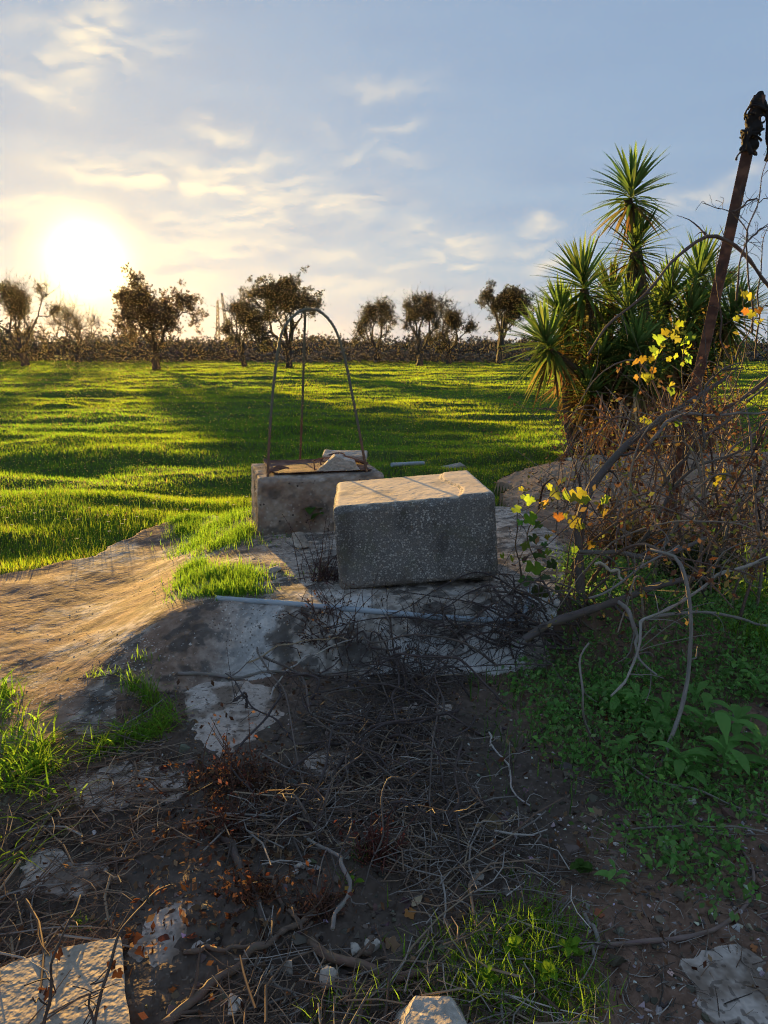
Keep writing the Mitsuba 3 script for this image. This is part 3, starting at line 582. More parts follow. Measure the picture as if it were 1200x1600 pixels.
def build_yucca():
    r = np.random.default_rng(77)
    k = newthing('yucca', 'tall many headed yucca with sword leaves behind the earth platform', 'yucca')
    heads = [(986, 308, 11.0, .66, (0, 0, 1), 1), (992, 395, 11.0, .62, (.15, 0, .9), 0), (912, 452, 10.7, .72, (-.35, -.2, .9), 1), (858, 545, 10.4, .70, (-.55, -.25, .75), 1),
             (1088, 440, 11.3, .72, (.3, 0, .9), 1), (1140, 500, 11.0, .66, (.6, -.1, .7), 1), (1022, 500, 11.4, .72, (.1, .3, .9), 0), (992, 555, 10.2, .66, (0, -.5, .85), 1),
             (942, 530, 11.2, .68, (-.2, .2, .9), 0), (1055, 555, 10.8, .66, (.2, -.3, .85), 0), (925, 622, 10.3, .52, (-.35, -.4, .7), 1), (1000, 605, 10.0, .50, (.1, -.55, .6), 1),
             (890, 590, 11.4, .58, (-.4, .2, .7), 0), (1090, 585, 11.0, .6, (.4, -.2, .7), 0), (1045, 470, 11.2, .66, (.1, 0, 1), 0), (955, 475, 11.3, .7, (-.1, 0, 1), 0), (905, 520, 11.2, .66, (-.4, 0, .8), 0), (965, 590, 10.6, .6, (-.1, -.3, .8), 0), (1110, 545, 11.2, .62, (.4, 0, .8), 0), (940, 570, 10.5, .62, (-.2, -.3, .8), 0), (880, 500, 10.8, .62, (-.5, 0, .8), 0), (1115, 470, 11.3, .68, (.3, -.2, .9), 0), (1075, 500, 10.9, .66, (.2, -.3, .8), 0), (980, 500, 10.7, .66, (-.1, -.3, .9), 0)]
    base = ground(1005, 702); base = np.array([4.05, 11.0, float(H(4.05, 11.0))])
    trunk = MB(); skirt = MB()
    for hi, (px, py, Y, L, ax, big) in enumerate(heads):
        c = at(px, py, Y); b = base + [r.uniform(-.9, .9), r.uniform(-.4, .4), 0]; b[0] += (c[0] - base[0]) * .3
        b[2] = float(H(b[0], b[1])) - .05
        P = curve([b, b * .65 + c * .35 + np.array([(c[0] - b[0]) * .12, 0, .05]), b * .25 + c * .75 + [0, 0, .02], c], 16, .02, hi)
        v, f = tubes(P[None], np.linspace(.13, .06, 16)[None], 8); trunk.add(v, f, jitter((.10, .07, .05), len(v), .2, r))
        axis = np.array(ax, float); axis /= np.linalg.norm(axis); n = 130 if big else 95
        u = np.cross(axis, [.3, 1, .2]); u /= np.linalg.norm(u); w_ = np.cross(axis, u)
        i = np.arange(n); q = (i + .5) / n; pol = np.radians(8 + 118 * q ** .9) + r.normal(0, .08, n); az = i * 2.39996 + r.normal(0, .15, n)
        d = np.cos(pol)[:, None] * axis + np.sin(pol)[:, None] * (np.cos(az)[:, None] * u + np.sin(az)[:, None] * w_); d /= np.linalg.norm(d, axis=1, keepdims=True)
        cols = jitter((.125, .20, .05), n, .2, r); old = q > (.45 if py > 580 else .84)
        cols[old] = jitter((.20, .15, .06), old.sum(), .25, r)
        st = c + axis * (.16 - .30 * q)[:, None] + d * .03
        V, F, K = straps(st, d, L * 1.12 * r.uniform(.78, 1.08, n) * np.interp(q, [0, .2, 1], [.75, 1, .95]), np.full(n, .056) * r.uniform(.85, 1.15, n), r.uniform(.0, .16, n) + .16 * q, cols)
        rk = f'{k}__rosette' + (f'_{hi:03d}' if hi else '')
        front = (d[:, 1] < .35) & (q < .8); idx = np.nonzero(front)[0]; idx = idx[np.argsort(d[idx, 1])][:20] if big else idx[:6]
        rest = np.setdiff1d(i, idx); mb = MB()
        for a in rest: mb.add(V[a], F, K[a])
        put(rk, mb, 'leafy', True)
        for a in idx:
            m = MB(); m.add(V[a], F, K[a]); put(rk + '__leaf', m, 'leafy', True)
        # dead leaves hanging under the head
        m_ = (60 if hi in (3, 10, 11) else 26) if big else 12; dn = 1.0 if hi in (3, 10, 11) else .5
        tt = r.uniform(.45 if hi in (3, 10, 11) else .72, .97, m_); pc = np.array([np.interp(tt, np.linspace(0, 1, 16), P[:, a]) for a in range(3)]).T
        a = r.uniform(0, 6.28, m_); dd = np.stack([np.cos(a) * .5, np.sin(a) * .5, np.full(m_, -.75)], 1); dd /= np.linalg.norm(dd, axis=1, keepdims=True)
        V, F, K = straps(pc, dd, r.uniform(.3, .62, m_), np.full(m_, .034), r.uniform(.1, .4, m_), jitter((.27, .15, .075), m_, .25, r))
        for j in range(m_): skirt.add(V[j], F, K[j])
    m_ = 620                                                       # the thatch of fallen leaves at the foot
    pc = base + np.stack([r.uniform(-1.05, .75, m_), r.uniform(-1.5, -.3, m_), r.uniform(.35, 1.05, m_)], 1); a = r.uniform(0, 6.28, m_)
    dd = np.stack([np.cos(a) * .45, np.sin(a) * .45, np.full(m_, -.8)], 1); dd /= np.linalg.norm(dd, axis=1, keepdims=True)
    V, F, K = straps(pc, dd, r.uniform(.3, .6, m_), np.full(m_, .034), r.uniform(.1, .4, m_), jitter((.36, .21, .11), m_, .3, r))
    for j in range(m_): skirt.add(V[j], F, K[j])
    put(k + '__trunk', trunk, 'barky', True); put(k + '__dead_leaves', skirt, 'dry_leafy', True)
    labels[k + '__dead_leaves'] = {'label': 'hanging brown dead leaves', 'kind': 'stuff'}
build_yucca()

# ------------------------------------------------------------------ leaning rusty post
def build_post():
    Y0, Y1 = 5.35, 5.15
    a, b = at(1034, 850, Y0), at(1187, 150, Y1)
    a = a + (a - b) * .06; d = b - a; L = np.linalg.norm(d); d /= L
    sx = np.cross(d, [0, 1, 0]); sx /= np.linalg.norm(sx); sy = np.cross(sx, d)
    # a rolled channel: web with two flanges, rounded edges
    from shapely.geometry import Polygon
    wv, dp, t = .070, .055, .009
    poly = Polygon([(-wv / 2, -dp / 2), (wv / 2, -dp / 2), (wv / 2, dp / 2), (wv / 2 - t, dp / 2), (wv / 2 - t, -dp / 2 + t), (-wv / 2 + t, -dp / 2 + t), (-wv / 2 + t, dp / 2), (-wv / 2, dp / 2)]).buffer(-.003).buffer(.003, quad_segs=3)
    m = trimesh.creation.extrude_polygon(poly, L, engine='earcut')
    v = np.array(m.vertices); ca, sa = math.cos(.5), math.sin(.5)
    v = np.stack([v[:, 0] * ca - v[:, 1] * sa, v[:, 0] * sa + v[:, 1] * ca, v[:, 2]], 1)
    s = v[:, 2] / L; bow = .05 * np.sin(np.pi * s)
    W = a + d * v[:, 2:3] + sx * (v[:, :1] + bow[:, None] * 0) + sy * v[:, 1:2]
    k = newthing('leaning_post', 'leaning rusty steel post in the dry thicket, a black rag tied round its top', 'post')
    scene[k] = mikit.ply((W, np.array(m.faces)), 'rusty', smooth=30)
    # rag: strips of dark cloth wound round the top, ends hanging
    r = np.random.default_rng(3); mb = MB()
    for q in range(9):
        h0 = L * r.uniform(.895, .99); a0 = r.uniform(0, 6.28); t_ = np.linspace(0, r.uniform(3, 6), 18); rad = .046 + r.uniform(0, .018) - .02 * (h0 / L > .98)
        P = a + d * (h0 + .016 * np.sin(t_ * 2 + q) + r.uniform(-.04, .04) * t_ / 4)[:, None] + sx * (rad * 1.08 * np.cos(t_ + a0))[:, None] + sy * (rad * np.sin(t_ + a0))[:, None]
        v, f = tubes(P[None], (np.full((1, 18), r.uniform(.004, .009)) * (1 + .3 * np.sin(t_ * 5 + q))), 6); mb.add(v, f, (.02, .02, .02))
    top = a + d * L
    q = np.linspace(.90, 1.008, 40); an = np.arange(28) * 2 * np.pi / 28; Q, AN = np.meshgrid(q, an, indexing='ij')
    rad = .046 + .030 * (meshkit.fbm(np.stack([Q * 60, np.cos(AN) * 1.6, np.sin(AN) * 1.6], -1), 4, 6) - .35) + .010 * np.sin(Q * 190 + AN * 1.5 + 2 * np.sin(AN)); rad *= np.interp(Q, [.90, .91, .99, 1.008], [.9, 1, .85, .25])
    sv = a + d * (L * Q)[..., None] + sx * (rad * np.cos(AN))[..., None] + sy * (rad * np.sin(AN))[..., None]; i_, j_ = np.meshgrid(np.arange(39), np.arange(28), indexing='ij'); k0 = (i_ * 28 + j_).ravel(); k1 = (i_ * 28 + (j_ + 1) % 28).ravel()
    mb.add(sv.reshape(-1, 3), np.vstack([np.stack([k0, k1, k1 + 28], 1), np.stack([k0, k1 + 28, k0 + 28], 1)]), (.02, .02, .02))
    for pts, rr in (([top + d * .01, top + [.03, 0, -.05], top + [.062, -.02, -.16], top + [.07, -.02, -.27], top + [.095, -.02, -.33], top + [.075, -.03, -.39]], .013),
                    ([top + [-.055, -.03, -.20], top + [-.07, -.05, -.30], top + [-.045, -.06, -.36]], .012), ([top + [.05, -.04, -.06], top + [.10, -.05, -.10], top + [.12, -.05, -.2]], .01)):
        c = curve(pts, 16, .006, 4); v, f = tubes(c[None], (rr * (1 + .35 * np.sin(np.linspace(0, 9, 16))))[None], 7); mb.add(v, f, (.02, .02, .02))
    k = newthing('black_rag', 'torn black rag wound round the top of the leaning post', 'rag'); put(k, mb, 'rag', True)
build_post()

# ------------------------------------------------------------------ dry thicket, branches, vine
def branch(pts, r0, r1, seed, n=26, wob=.008, twigs=0, tl=.25, col=(.13, .105, .085), knots=.12):
    """A gnarled branch through the points with side twigs -> MB."""
    r = np.random.default_rng(seed); mb = MB(); P = curve(pts, n, wob, seed)
    R = np.linspace(r0, r1, n) * (1 + knots * r.normal(0, 1, n))
    v, f = tubes(P[None], np.abs(R)[None], 7); mb.add(v, f, jitter(col, len(v), .12, r))
    for i in range(twigs):
        q = r.integers(2, n - 1); d = P[q] - P[q - 1]; d /= np.linalg.norm(d) + 1e-9; s = r.normal(0, 1, 3); s -= d * (s @ d); s /= np.linalg.norm(s)
        l = tl * r.uniform(.4, 1.3); e = P[q] + (d * .6 + s * .8) * l; c = curve([P[q], P[q] + (d * .5 + s * .6) * l * .5 + r.normal(0, .02, 3), e], 7, .004, seed * 50 + i)
        v, f = tubes(c[None], np.linspace(R[q] * .5, .0015, 7)[None], 4); mb.add(v, f, jitter(np.array(col) * .8, len(v), .1, r))
    return mb
def lobed(c, nrm, up, size, r, lobes=5, fold=.15):
    """A lobed leaf blade (fan), slightly cupped; c is where the stalk meets it."""
    m = 25; a = np.linspace(-2.85, 2.85, m); rad = .40 + sum(q * np.exp(-((a - b) / .42) ** 2) for q, b in ((.14, -2.3), (.26, -1.2), (.38, 0), (.26, 1.2), (.14, 2.3))); rad *= (1 + r.normal(0, .06, m)) * .9
    side = np.cross(nrm, up); side /= np.linalg.norm(side) + 1e-9; up = np.cross(side, nrm)
    ring = c + size * ((np.cos(a) * rad)[:, None] * up + (np.sin(a) * rad)[:, None] * side + (fold * rad ** 2 * np.cos(a * 2 + r.uniform(0, 6)))[:, None] * nrm)
    V = np.vstack([c, ring]); F = np.array([[0, i, i + 1] for i in range(1, m)])
    return V, F
def build_thicket():
    r = np.random.default_rng(101)
    k = newthing('bramble_thicket', 'tangled dry brown bramble thicket round the foot of the leaning post', 'bramble')
    fine, dead = MB(), MB(); tips = []
    ncane = 0
    for i in range(92):
        x0, y0 = (r.uniform(1.3, 3.4), r.uniform(3.9, 6.2)) if i < 74 else (r.uniform(1.0, 2.0), r.uniform(3.4, 4.4))
        if i >= 74: x0 = max(x0, .95)
        z0 = float(H(x0, y0)); hh = r.uniform(.5, 1.35) * np.interp(x0, [1.0, 1.5, 2.1, 3], [.5, .75, 1.0, 1.15]); a = r.uniform(0, 6.28); reach = r.uniform(.4, 1.2)
        dx, dy = math.cos(a) * reach, math.sin(a) * reach * .7
        pts = [[x0, y0, z0 - .03], [x0 + dx * .2, y0 + dy * .2, z0 + hh * .65], [x0 + dx * .55, y0 + dy * .55, z0 + hh], [x0 + dx, y0 + dy, z0 + hh * r.uniform(.35, .9)]]
        if x0 + dx < 1.0: continue
        col = [(.14, .095, .07), (.19, .145, .11), (.10, .065, .052), (.22, .17, .125)][r.integers(4)]
        mb = branch(pts, r.uniform(.006, .013), .003, 300 + i, 22, .018, 0, col=col)
        put(k + '__cane', mb, 'barky', True)
        P = curve(pts, 22, .018, 300 + i)
        m = int(r.integers(6, 13)); q = r.integers(4, 21, m); d = r.normal(0, 1, (m, 3)) + [0, 0, .2]; l = r.uniform(.10, .42, m)[:, None]
        T = np.stack([P[q], P[q] + d * l * .4 + r.normal(0, .02, (m, 3)), P[q] + d * l * .75 + r.normal(0, .03, (m, 3)) - [0, 0, .02]], 1)
        v, f = tubes(T, np.array([.0032, .0024, .0012]), 4, False); fine.add(v, f, jitter(np.array(col) * .85, len(v), .15, r))
        tips += [P[q], T[:, 1], T[:, 2]]
    tips = np.vstack(tips)
    # shrivelled leaves on the canes
    n = 7500; p = tips[r.integers(len(tips), size=n)] + r.normal(0, .025, (n, 3))
    clump = meshkit.noise(p * 3.2, 8); p = p[clump > .45]; n = len(p)
    pal = np.array([(.16, .075, .045), (.24, .13, .065), (.10, .05, .035), (.32, .22, .07), (.24, .26, .06)]); cc = pal[r.choice(5, n, p=[.25, .25, .13, .17, .20])]
    dead.add(*leafcards(p, r.uniform(.018, .05, n), np.clip(cc * (1 + r.normal(0, .2, (n, 1))), .01, .9), r))
    put(k + '__twigs', fine, 'barky'); labels[k + '__twigs'] = {'kind': 'stuff'}
    put(k + '__dry_leaves', dead, 'dry_leafy'); labels[k + '__dry_leaves'] = {'label': 'shrivelled brown and yellow leaves', 'kind': 'stuff'}
    # grey-green wormwood bush low in the thicket
    for (px, py, Y, w, h, n, col, lab) in ((1085, 870, 4.5, .42, .42, 5200, (.075, .095, .045), 'feathery grey green bush low in the dry thicket'), (975, 850, 5.0, .5, .38, 4200, (.20, .125, .05), 'reddish brown dry weed heap left of the leaning post')):
        c = at(px, py, Y); z0 = float(H(c[0], c[1])); g = newthing('feathery_bush' if n > 5000 else 'dry_weed_bush', lab, 'bush')
        st = np.zeros((140, 3)) + [c[0], c[1], z0]; d = r.normal(0, 1, (140, 3)) * [1, 1, .3] + [0, 0, 1.1]; d /= np.linalg.norm(d, axis=1, keepdims=True); l = r.uniform(.5, 1, 140)[:, None] * np.array([w, w, h * 1.2])
        T = np.stack([st + r.normal(0, .06, (140, 3)) * [1, 1, 0], st + d * l * .5, st + d * l], 1); mb = MB(); v, f = tubes(T, np.array([.003, .002, .001]), 3, False); mb.add(v, f, np.array(col) * .9)
        put(g + '__stems', mb, 'barky'); labels[g + '__stems'] = {'kind': 'stuff'}
        q = r.integers(140, size=n); t = r.uniform(.25, 1, n)[:, None]; p = T[q, 0] * (1 - t) + T[q, 2] * t + r.normal(0, .02, (n, 3)); mb = MB(); mb.add(*leafcards(p, r.uniform(.012, .03, n), jitter(col, n, .25, r), r))
        put(g + '__foliage', mb, 'leafy'); labels[g + '__foliage'] = {'kind': 'stuff'}
build_thicket()
def stick(name, label, cat, pts, r0, r1, seed, bsdf='barky', group=None, **kw):
    k = newthing(name, label, cat, group); put(k, branch(pts, r0, r1, seed, **kw), bsdf, True); return k
def build_branches():
    g1, g2, g3 = (.12, .10, .085), (.20, .17, .145), (.30, .26, .22)
    A = at
    stick('fig_branch', 'thick grey upright branch left of the thicket, bending right to the leaning post', 'branch',
          [ground(909, 950), A(907, 880, 3.75), A(908, 824, 3.85), A(920, 774, 3.95), A(947, 732, 4.1), A(985, 690, 4.3), A(1031, 657, 4.5), A(1085, 622, 4.8), A(1140, 590, 5.2)], .030, .012, 1, twigs=12, tl=.3, col=(.085, .07, .06))
    stick('fallen_branch', 'thick dark fallen branch lying low under the thicket', 'branch',
          [A(820, 1000, 3.3), A(863, 979, 3.3), A(924, 954, 3.4), A(978, 935, 3.5), A(1031, 914, 3.6), A(1100, 905, 3.9)], .022, .016, 2, twigs=7, tl=.3, col=(.10, .08, .068))
    stick('arching_cane', 'long pale grey cane arching from the weeds up and over in front of the thicket', 'cane',
          [ground(975, 1292), A(1000, 1255, 2.45), A(1026, 1210, 2.5), A(1050, 1150, 2.6), A(1065, 1100, 2.7), A(1077, 1030, 2.8), A(1080, 975, 2.85), A(1075, 920, 2.9), A(1066, 890, 2.95), A(1050, 868, 3.0), A(1020, 858, 3.1)], .009, .0085, 3, n=40, wob=.003, twigs=3, tl=.12, col=g2, knots=.06)
    stick('pale_forked_branch', 'pale dry branch rising to the right edge across the arching cane', 'branch',
          [A(955, 1087, 2.5), A(985, 1045, 2.7), A(1000, 1005, 2.8), A(1000, 975, 2.85), A(1040, 950, 2.95), A(1075, 930, 3.0), A(1107, 910, 3.05), A(1125, 897, 3.1), A(1170, 880, 3.2), A(1215, 862, 3.3)], .0045, .0095, 4, n=34, twigs=16, tl=.28, col=(.25, .215, .18), knots=.16)
    stick('broken_branch', 'broken grey branch hanging in the middle of the thicket shade', 'branch', [A(965, 940, 3.0), A(985, 962, 2.95), A(992, 990, 2.9), A(1003, 1025, 2.8), A(1025, 1053, 2.7)], .011, .004, 5, twigs=5, tl=.16, col=g2)
    stick('broken_twig', 'short pale snapped twig at the left end of the pale dry branch', 'branch', [A(930, 882, 3.0), A(950, 888, 3.0), A(975, 907, 2.98)], .007, .006, 6, twigs=2, tl=.08, col=(.34, .28, .2))
    stick('pale_forked_branch', 'pale thin branch climbing left of the arching cane', 'branch', [A(920, 935, 3.1), A(960, 917, 3.1), A(990, 897, 3.1), A(1010, 880, 3.12), A(1042, 860, 3.2), A(1060, 852, 3.3)], .006, .005, 7, twigs=10, tl=.18, col=g2)
    stick('bent_log', 'dark bent branch lying level behind the pale branch', 'branch', [A(905, 862, 3.6), A(950, 862, 3.6), A(1000, 872, 3.6), A(1045, 865, 3.7), A(1100, 840, 3.9)], .015, .011, 8, twigs=6, tl=.3, col=g1)
    stick('level_branch', 'straight grey branch lying level in the shade at the right', 'branch', [A(1010, 966, 3.3), A(1070, 957, 3.4), A(1135, 965, 3.5), A(1215, 985, 3.6)], .009, .007, 9, twigs=3, tl=.2, col=g2)
    stick('looped_cane', 'thin cane looping down through the weeds to the right edge', 'cane', [A(920, 1005, 2.7), A(905, 1035, 2.62), A(910, 1090, 2.5), ground(940, 1160), *lay([(1010, 1225), (1085, 1246), (1150, 1272), (1210, 1292)], .03)], .0045, .004, 10, n=36, wob=.004, twigs=4, tl=.12, col=g2)
    stick('ground_cane', 'thin grey cane curving over bare red soil at the lower right', 'cane', lay([(890, 1496), (960, 1481), (1030, 1476), (1095, 1465), (1150, 1436), (1178, 1390), (1170, 1345), (1145, 1312), (1090, 1302), (1040, 1303), (990, 1312)], .012), .008, .003, 11, n=40, wob=.003, twigs=2, tl=.1, col=(.17, .12, .10))
    stick('ground_cane', 'straight thin cane running to the right edge above the red soil', 'cane', lay([(985, 1308), (1060, 1302), (1130, 1304), (1215, 1318)], .03), .003, .003, 12, n=24, wob=.003, twigs=3, tl=.12, col=g2)
    stick('arching_bramble', 'long bare bramble arching in front of the yucca past the post', 'bramble', [A(1130, 640, 5.0), A(1240, 520, 5.0), A(1205, 450, 4.95), A(1160, 398, 4.9), A(1112, 371, 4.85), A(1060, 398, 4.8), A(1010, 455, 4.7), A(955, 505, 4.6), A(917, 552, 4.5)], .016, .007, 13, n=40, twigs=8, tl=.2, col=(.12, .085, .07))
    for i, pts in enumerate(([(1150, 470), (1158, 400), (1168, 365), (1150, 335), (1125, 322), (1092, 318)], [(1175, 520), (1170, 440), (1166, 380), (1185, 320), (1196, 270), (1204, 230)], [(1145, 330), (1170, 317), (1205, 310)], [(1165, 385), (1185, 360), (1210, 345)], [(1180, 560), (1185, 470), (1188, 400), (1212, 330)], [(1140, 560), (1120, 480), (1118, 415), (1135, 360)])):
        stick('upper_twig', ['curved bare twig sticking up right of the post', 'long thin bare twig rising at the right edge by the post', 'short level twig right of the post against the sky', 'short crooked twig at the right edge against the sky', 'thin bare shoot at the right edge of the thicket', 'bare shoot crossing behind the post'][i], 'twig', [A(x, y, 4.75 + .08 * i) for x, y in pts], .007, .002, 20 + i, n=26, wob=.012, twigs=9, tl=.16, col=(.09, .065, .055))
    for i, pts in enumerate(([(1010, 700), (1040, 660), (1090, 645), (1150, 650), (1210, 640)], [(1035, 760), (1090, 690), (1140, 650), (1210, 590)], [(985, 860), (1030, 800), (1090, 730), (1160, 700), (1210, 640)], [(1070, 880), (1090, 800), (1130, 720), (1215, 660)], [(1120, 880), (1150, 800), (1205, 720)], [(1100, 700), (1098, 640), (1110, 600), (1150, 560)], [(1195, 900), (1188, 820), (1180, 740), (1195, 640)], [(960, 775), (965, 730), (975, 690), (985, 640)])):
        stick('grey_branch', ['pale branch running level through the thicket top to the right edge', 'grey branch slanting up to the right above the level one', 'long grey branch slanting through the thicket middle', 'grey branch rising right of the feathery bush', 'grey branch at the right edge low in the thicket', 'forked grey branch just right of the post', 'dark upright stem at the right edge of the thicket', 'thin pale branch standing left of the post'][i], 'branch', [A(x, y, 4.2 + .12 * ((i * 3) % 5)) for x, y in pts], .014 if i < 5 else .009, .005, 40 + i, n=28, wob=.014, twigs=12, tl=.3, col=(g2, g1, g1, g2, g2, g1, (.07, .055, .045), g3)[i])
build_branches()
def build_vine():
    r = np.random.default_rng(55)
    def plant(name, label, stems, Y, leaves, group=None):
        k = newthing(name, label, 'vine')
        for s in stems:
            mb = branch([at(x, y, Y) for x, y in s], .005, .002, int(s[0][0]), 20, .006, 6, .10, (.11, .075, .05)); put(k + '__stem', mb, 'barky', True)
        for px, py, size, col in leaves:
            c = at(px, py, Y + r.uniform(-.15, .15)); nrm = np.array([r.normal(0, .6), -1, r.normal(.2, .6)]); nrm /= np.linalg.norm(nrm)
            v, f = lobed(c, nrm, np.array([r.normal(0, .6), 0, -1.0]), size * r.choice([.55, .8, 1.0, 1.2], p=[.1, .2, .4, .3]), r, 5, r.uniform(.15, .6))
            mb = MB(); mb.add(v, f, np.clip(jitter(col, len(v), .10, r) * (1 + r.normal(0, .18)) * (1 + r.normal(0, .15, 3)), .01, .8)); put(k + '__leaf', mb, 'leafy', True)
    Yl, Gr, Dk, Or = (.26, .31, .04), (.14, .25, .04), (.07, .14, .04), (.27, .18, .04)
    plant('yellow_vine', 'low vine with yellow leaves above green ones, right of the concrete block', [[(830, 960), (845, 900), (825, 840), (850, 790), (885, 760)], [(850, 970), (880, 900), (895, 830), (915, 790)], [(815, 900), (805, 830), (812, 780)]], 3.72,
          [(868, 768, .075, Yl), (884, 772, .06, Yl), (902, 772, .075, Yl), (915, 779, .05, Yl), (852, 785, .05, Yl), (858, 760, .04, Yl), (897, 815, .075, Yl), (907, 822, .05, Yl), (872, 806, .05, Or), (884, 806, .05, Yl), (938, 790, .05, Or), (945, 780, .05, Yl), (945, 800, .05, Or), (817, 776, .035, Yl), (828, 779, .05, Yl), (814, 763, .03, Yl),
           (806, 795, .045, Gr), (812, 815, .07, Gr), (828, 808, .06, Gr), (842, 820, .06, Dk), (833, 840, .075, Dk), (822, 850, .06, Gr), (850, 850, .07, Dk), (842, 865, .06, Dk), (855, 838, .035, Yl), (857, 861, .04, Yl), (835, 885, .085, Gr), (850, 900, .07, Dk), (822, 905, .07, Dk), (842, 925, .08, Dk), (835, 950, .05, Dk), (862, 880, .05, Dk), (898, 860, .06, Gr), (925, 850, .05, Or), (915, 940, .06, Gr), (870, 920, .06, Dk), (880, 945, .06, Dk), (800, 872, .04, Yl), (820, 873, .04, Gr), (785, 868, .03, Yl)])
    plant('yellow_vine', 'climbing vine with yellow green leaves in front of the yucca', [[(1060, 720), (1040, 660), (1020, 600), (1035, 540), (1060, 500)], [(1075, 640), (1065, 570), (1070, 520)], [(1010, 620), (1000, 580), (1025, 555)]], 4.6,
          [(1028, 527, .085, Yl), (1040, 518, .07, Yl), (1036, 538, .06, Yl), (1028, 550, .06, Yl), (1017, 560, .06, Yl), (1020, 545, .05, Gr), (1058, 512, .07, Gr), (1066, 520, .06, Yl), (1060, 530, .06, Gr), (1072, 530, .06, Yl), (1052, 522, .06, Gr), (1068, 548, .06, Yl), (1075, 560, .06, Gr), (1066, 568, .05, Yl), (1056, 555, .05, Yl), (1078, 540, .05, Yl), (994, 565, .06, Or), (1004, 560, .05, Or), (994, 588, .05, Or), (1008, 586, .05, Yl), (1015, 590, .05, Yl), (1020, 578, .05, Or), (1048, 610, .06, Gr), (1062, 614, .05, Gr), (1050, 600, .05, Yl), (1015, 660, .06, Yl), (1005, 655, .05, Yl), (1020, 668, .04, Or), (1062, 505, .05, Yl), (1081, 524, .05, Gr), (1045, 560, .04, Yl)])
    plant('yellow_vine', 'sparse yellow leaved vine at the right edge of the thicket', [[(1130, 640), (1160, 560), (1165, 490), (1160, 450)], [(1150, 560), (1185, 490), (1200, 470)]], 4.7,
          [(1164, 459, .05, Yl), (1174, 462, .05, Yl), (1158, 456, .04, Yl), (1165, 485, .06, Or), (1175, 490, .06, Yl), (1185, 484, .05, Or), (1190, 500, .06, Yl), (1150, 497, .04, Yl), (1182, 503, .05, Yl), (1125, 745, .06, Yl), (1132, 738, .06, Or), (1118, 745, .05, Yl), (1118, 755, .04, Yl), (1060, 660, .05, Gr), (1098, 655, .05, Gr), (1115, 830, .05, Gr), (1138, 838, .04, Yl), (1190, 780, .05, Gr), (1150, 520, .05, Or)])
build_vine()

# ------------------------------------------------------------------ slabs, pipes and stones
def slab(poly, name, label, cat, z, th, mat, rim=.018, seed=0, group=None, rel=.004):
    from shapely.geometry import Polygon
    P = np.array(poly); Q = []
    for a, b in zip(P, np.roll(P, -1, 0)):
        m = max(2, int(np.linalg.norm(b - a) / .022)); t = np.arange(m)[:, None] / m; Q.append(a * (1 - t) + b * t)
    Q = np.vstack(Q); c = Q.mean(0); d = Q - c; l = np.linalg.norm(d, axis=1, keepdims=True)
    Q = Q + d / l * ((meshkit.fbm(np.c_[Q * 14, 0 * Q[:, 0] + seed], 3, seed) - .5) * 2 * rim)[:, None]
    rings = [Q * 1.0, c + (Q - c) * .97, c + (Q - c) * .75, c + (Q - c) * .4]; n = len(Q)
    V = [np.c_[Q, np.full(n, z - th)]] + [np.c_[R, z - (.006 if i == 0 else 0) + (meshkit.fbm(np.c_[R * 16, 0 * R[:, 0] + seed], 3, seed) - .5) * rel] for i, R in enumerate(rings)]
    V = np.vstack(V + [np.r_[c, z][None]]); F = []
    i = np.arange(n); j = (i + 1) % n
    for k in range(4): F.append(np.stack([k * n + i, k * n + j, (k + 1) * n + j], 1)); F.append(np.stack([k * n + i, (k + 1) * n + j, (k + 1) * n + i], 1))
    F.append(np.stack([4 * n + i, 4 * n + j, np.full(n, 5 * n)], 1))
    F = np.vstack(F); m = trimesh.Trimesh(V, F, process=False)
    if m.face_normals[-1][2] < 0: F = F[:, ::-1]
    k = newthing(name, label, cat, group); scene[k] = mikit.ply((V, F), mat, smooth=35); return k
for i, (P, lab) in enumerate(zip(SLABS, ('pale broken paving slab bared at the foot of the concrete apron', 'pale paving slab half under brown litter at the left', 'small pale slab bared in the middle of the dark soil', 'pale round edged slab in the lower right corner', 'pale slab showing right of the square tan slab', 'earth covered slab near the left edge above the tan slab', 'tiny pale slab scrap below the front of the block', 'tiny pale slab scrap right of its twin'))):
    slab(P, 'paving_slab', lab, 'slab', (.004, .001, .010, .012, .001, -.001, .010, .010)[i], .06, 'slabby', .05, 60 + i)
def square_slab():
    pts = [gpt(x, y, .05) for x, y in ((-60, 1535), (20, 1500), (100, 1478), (188, 1461), (203, 1600), (215, 1720), (-160, 1720))]
    slab(pts, 'tan_slab', 'flat square edged tan slab in the lower left corner', 'slab', .05, .08, 'tanslab', .006, 90, rel=.0012)
def tancol(p, n, uv):
    c = mix((.26, .215, .165), (.37, .315, .25), fbm(p.x * 20, p.y * 20, p.z * 20, 4)) * (.85 + .3 * noise(p.x * 160, p.y * 160, 0))
    d1, d2, w = voronoi(p.x * 34, p.y * 34)
    return mix(c, (.09, .065, .05), smoothstep(.2, .08, d1) * smoothstep(.6, .8, w) * .9)
scene['tanslab'] = {'type': 'bumpmap', 'scale': .008, 'tex': proc(lambda p, n, uv: fbm(p.x * 50, p.y * 50, p.z * 50, 3)), 'bsdf': {'type': 'principled', 'base_color': proc(tancol), 'roughness': .9, 'specular': .2}}
square_slab()
def pipe(label, pts, r, seed):
    k = newthing('plastic_pipe', label, 'pipe'); P = curve(pts, 40, .001, seed); v, f = tubes(P[None], np.full((1, 40), r), 12); scene[k] = mikit.ply((v, f), 'plastic', smooth=40)
pipe('long thin blue grey plastic pipe lying along the front lip of the apron', lay([(338, 938), (420, 944), (505, 951), (590, 959), (680, 967), (760, 972), (822, 975)], .012), .0155, 1)
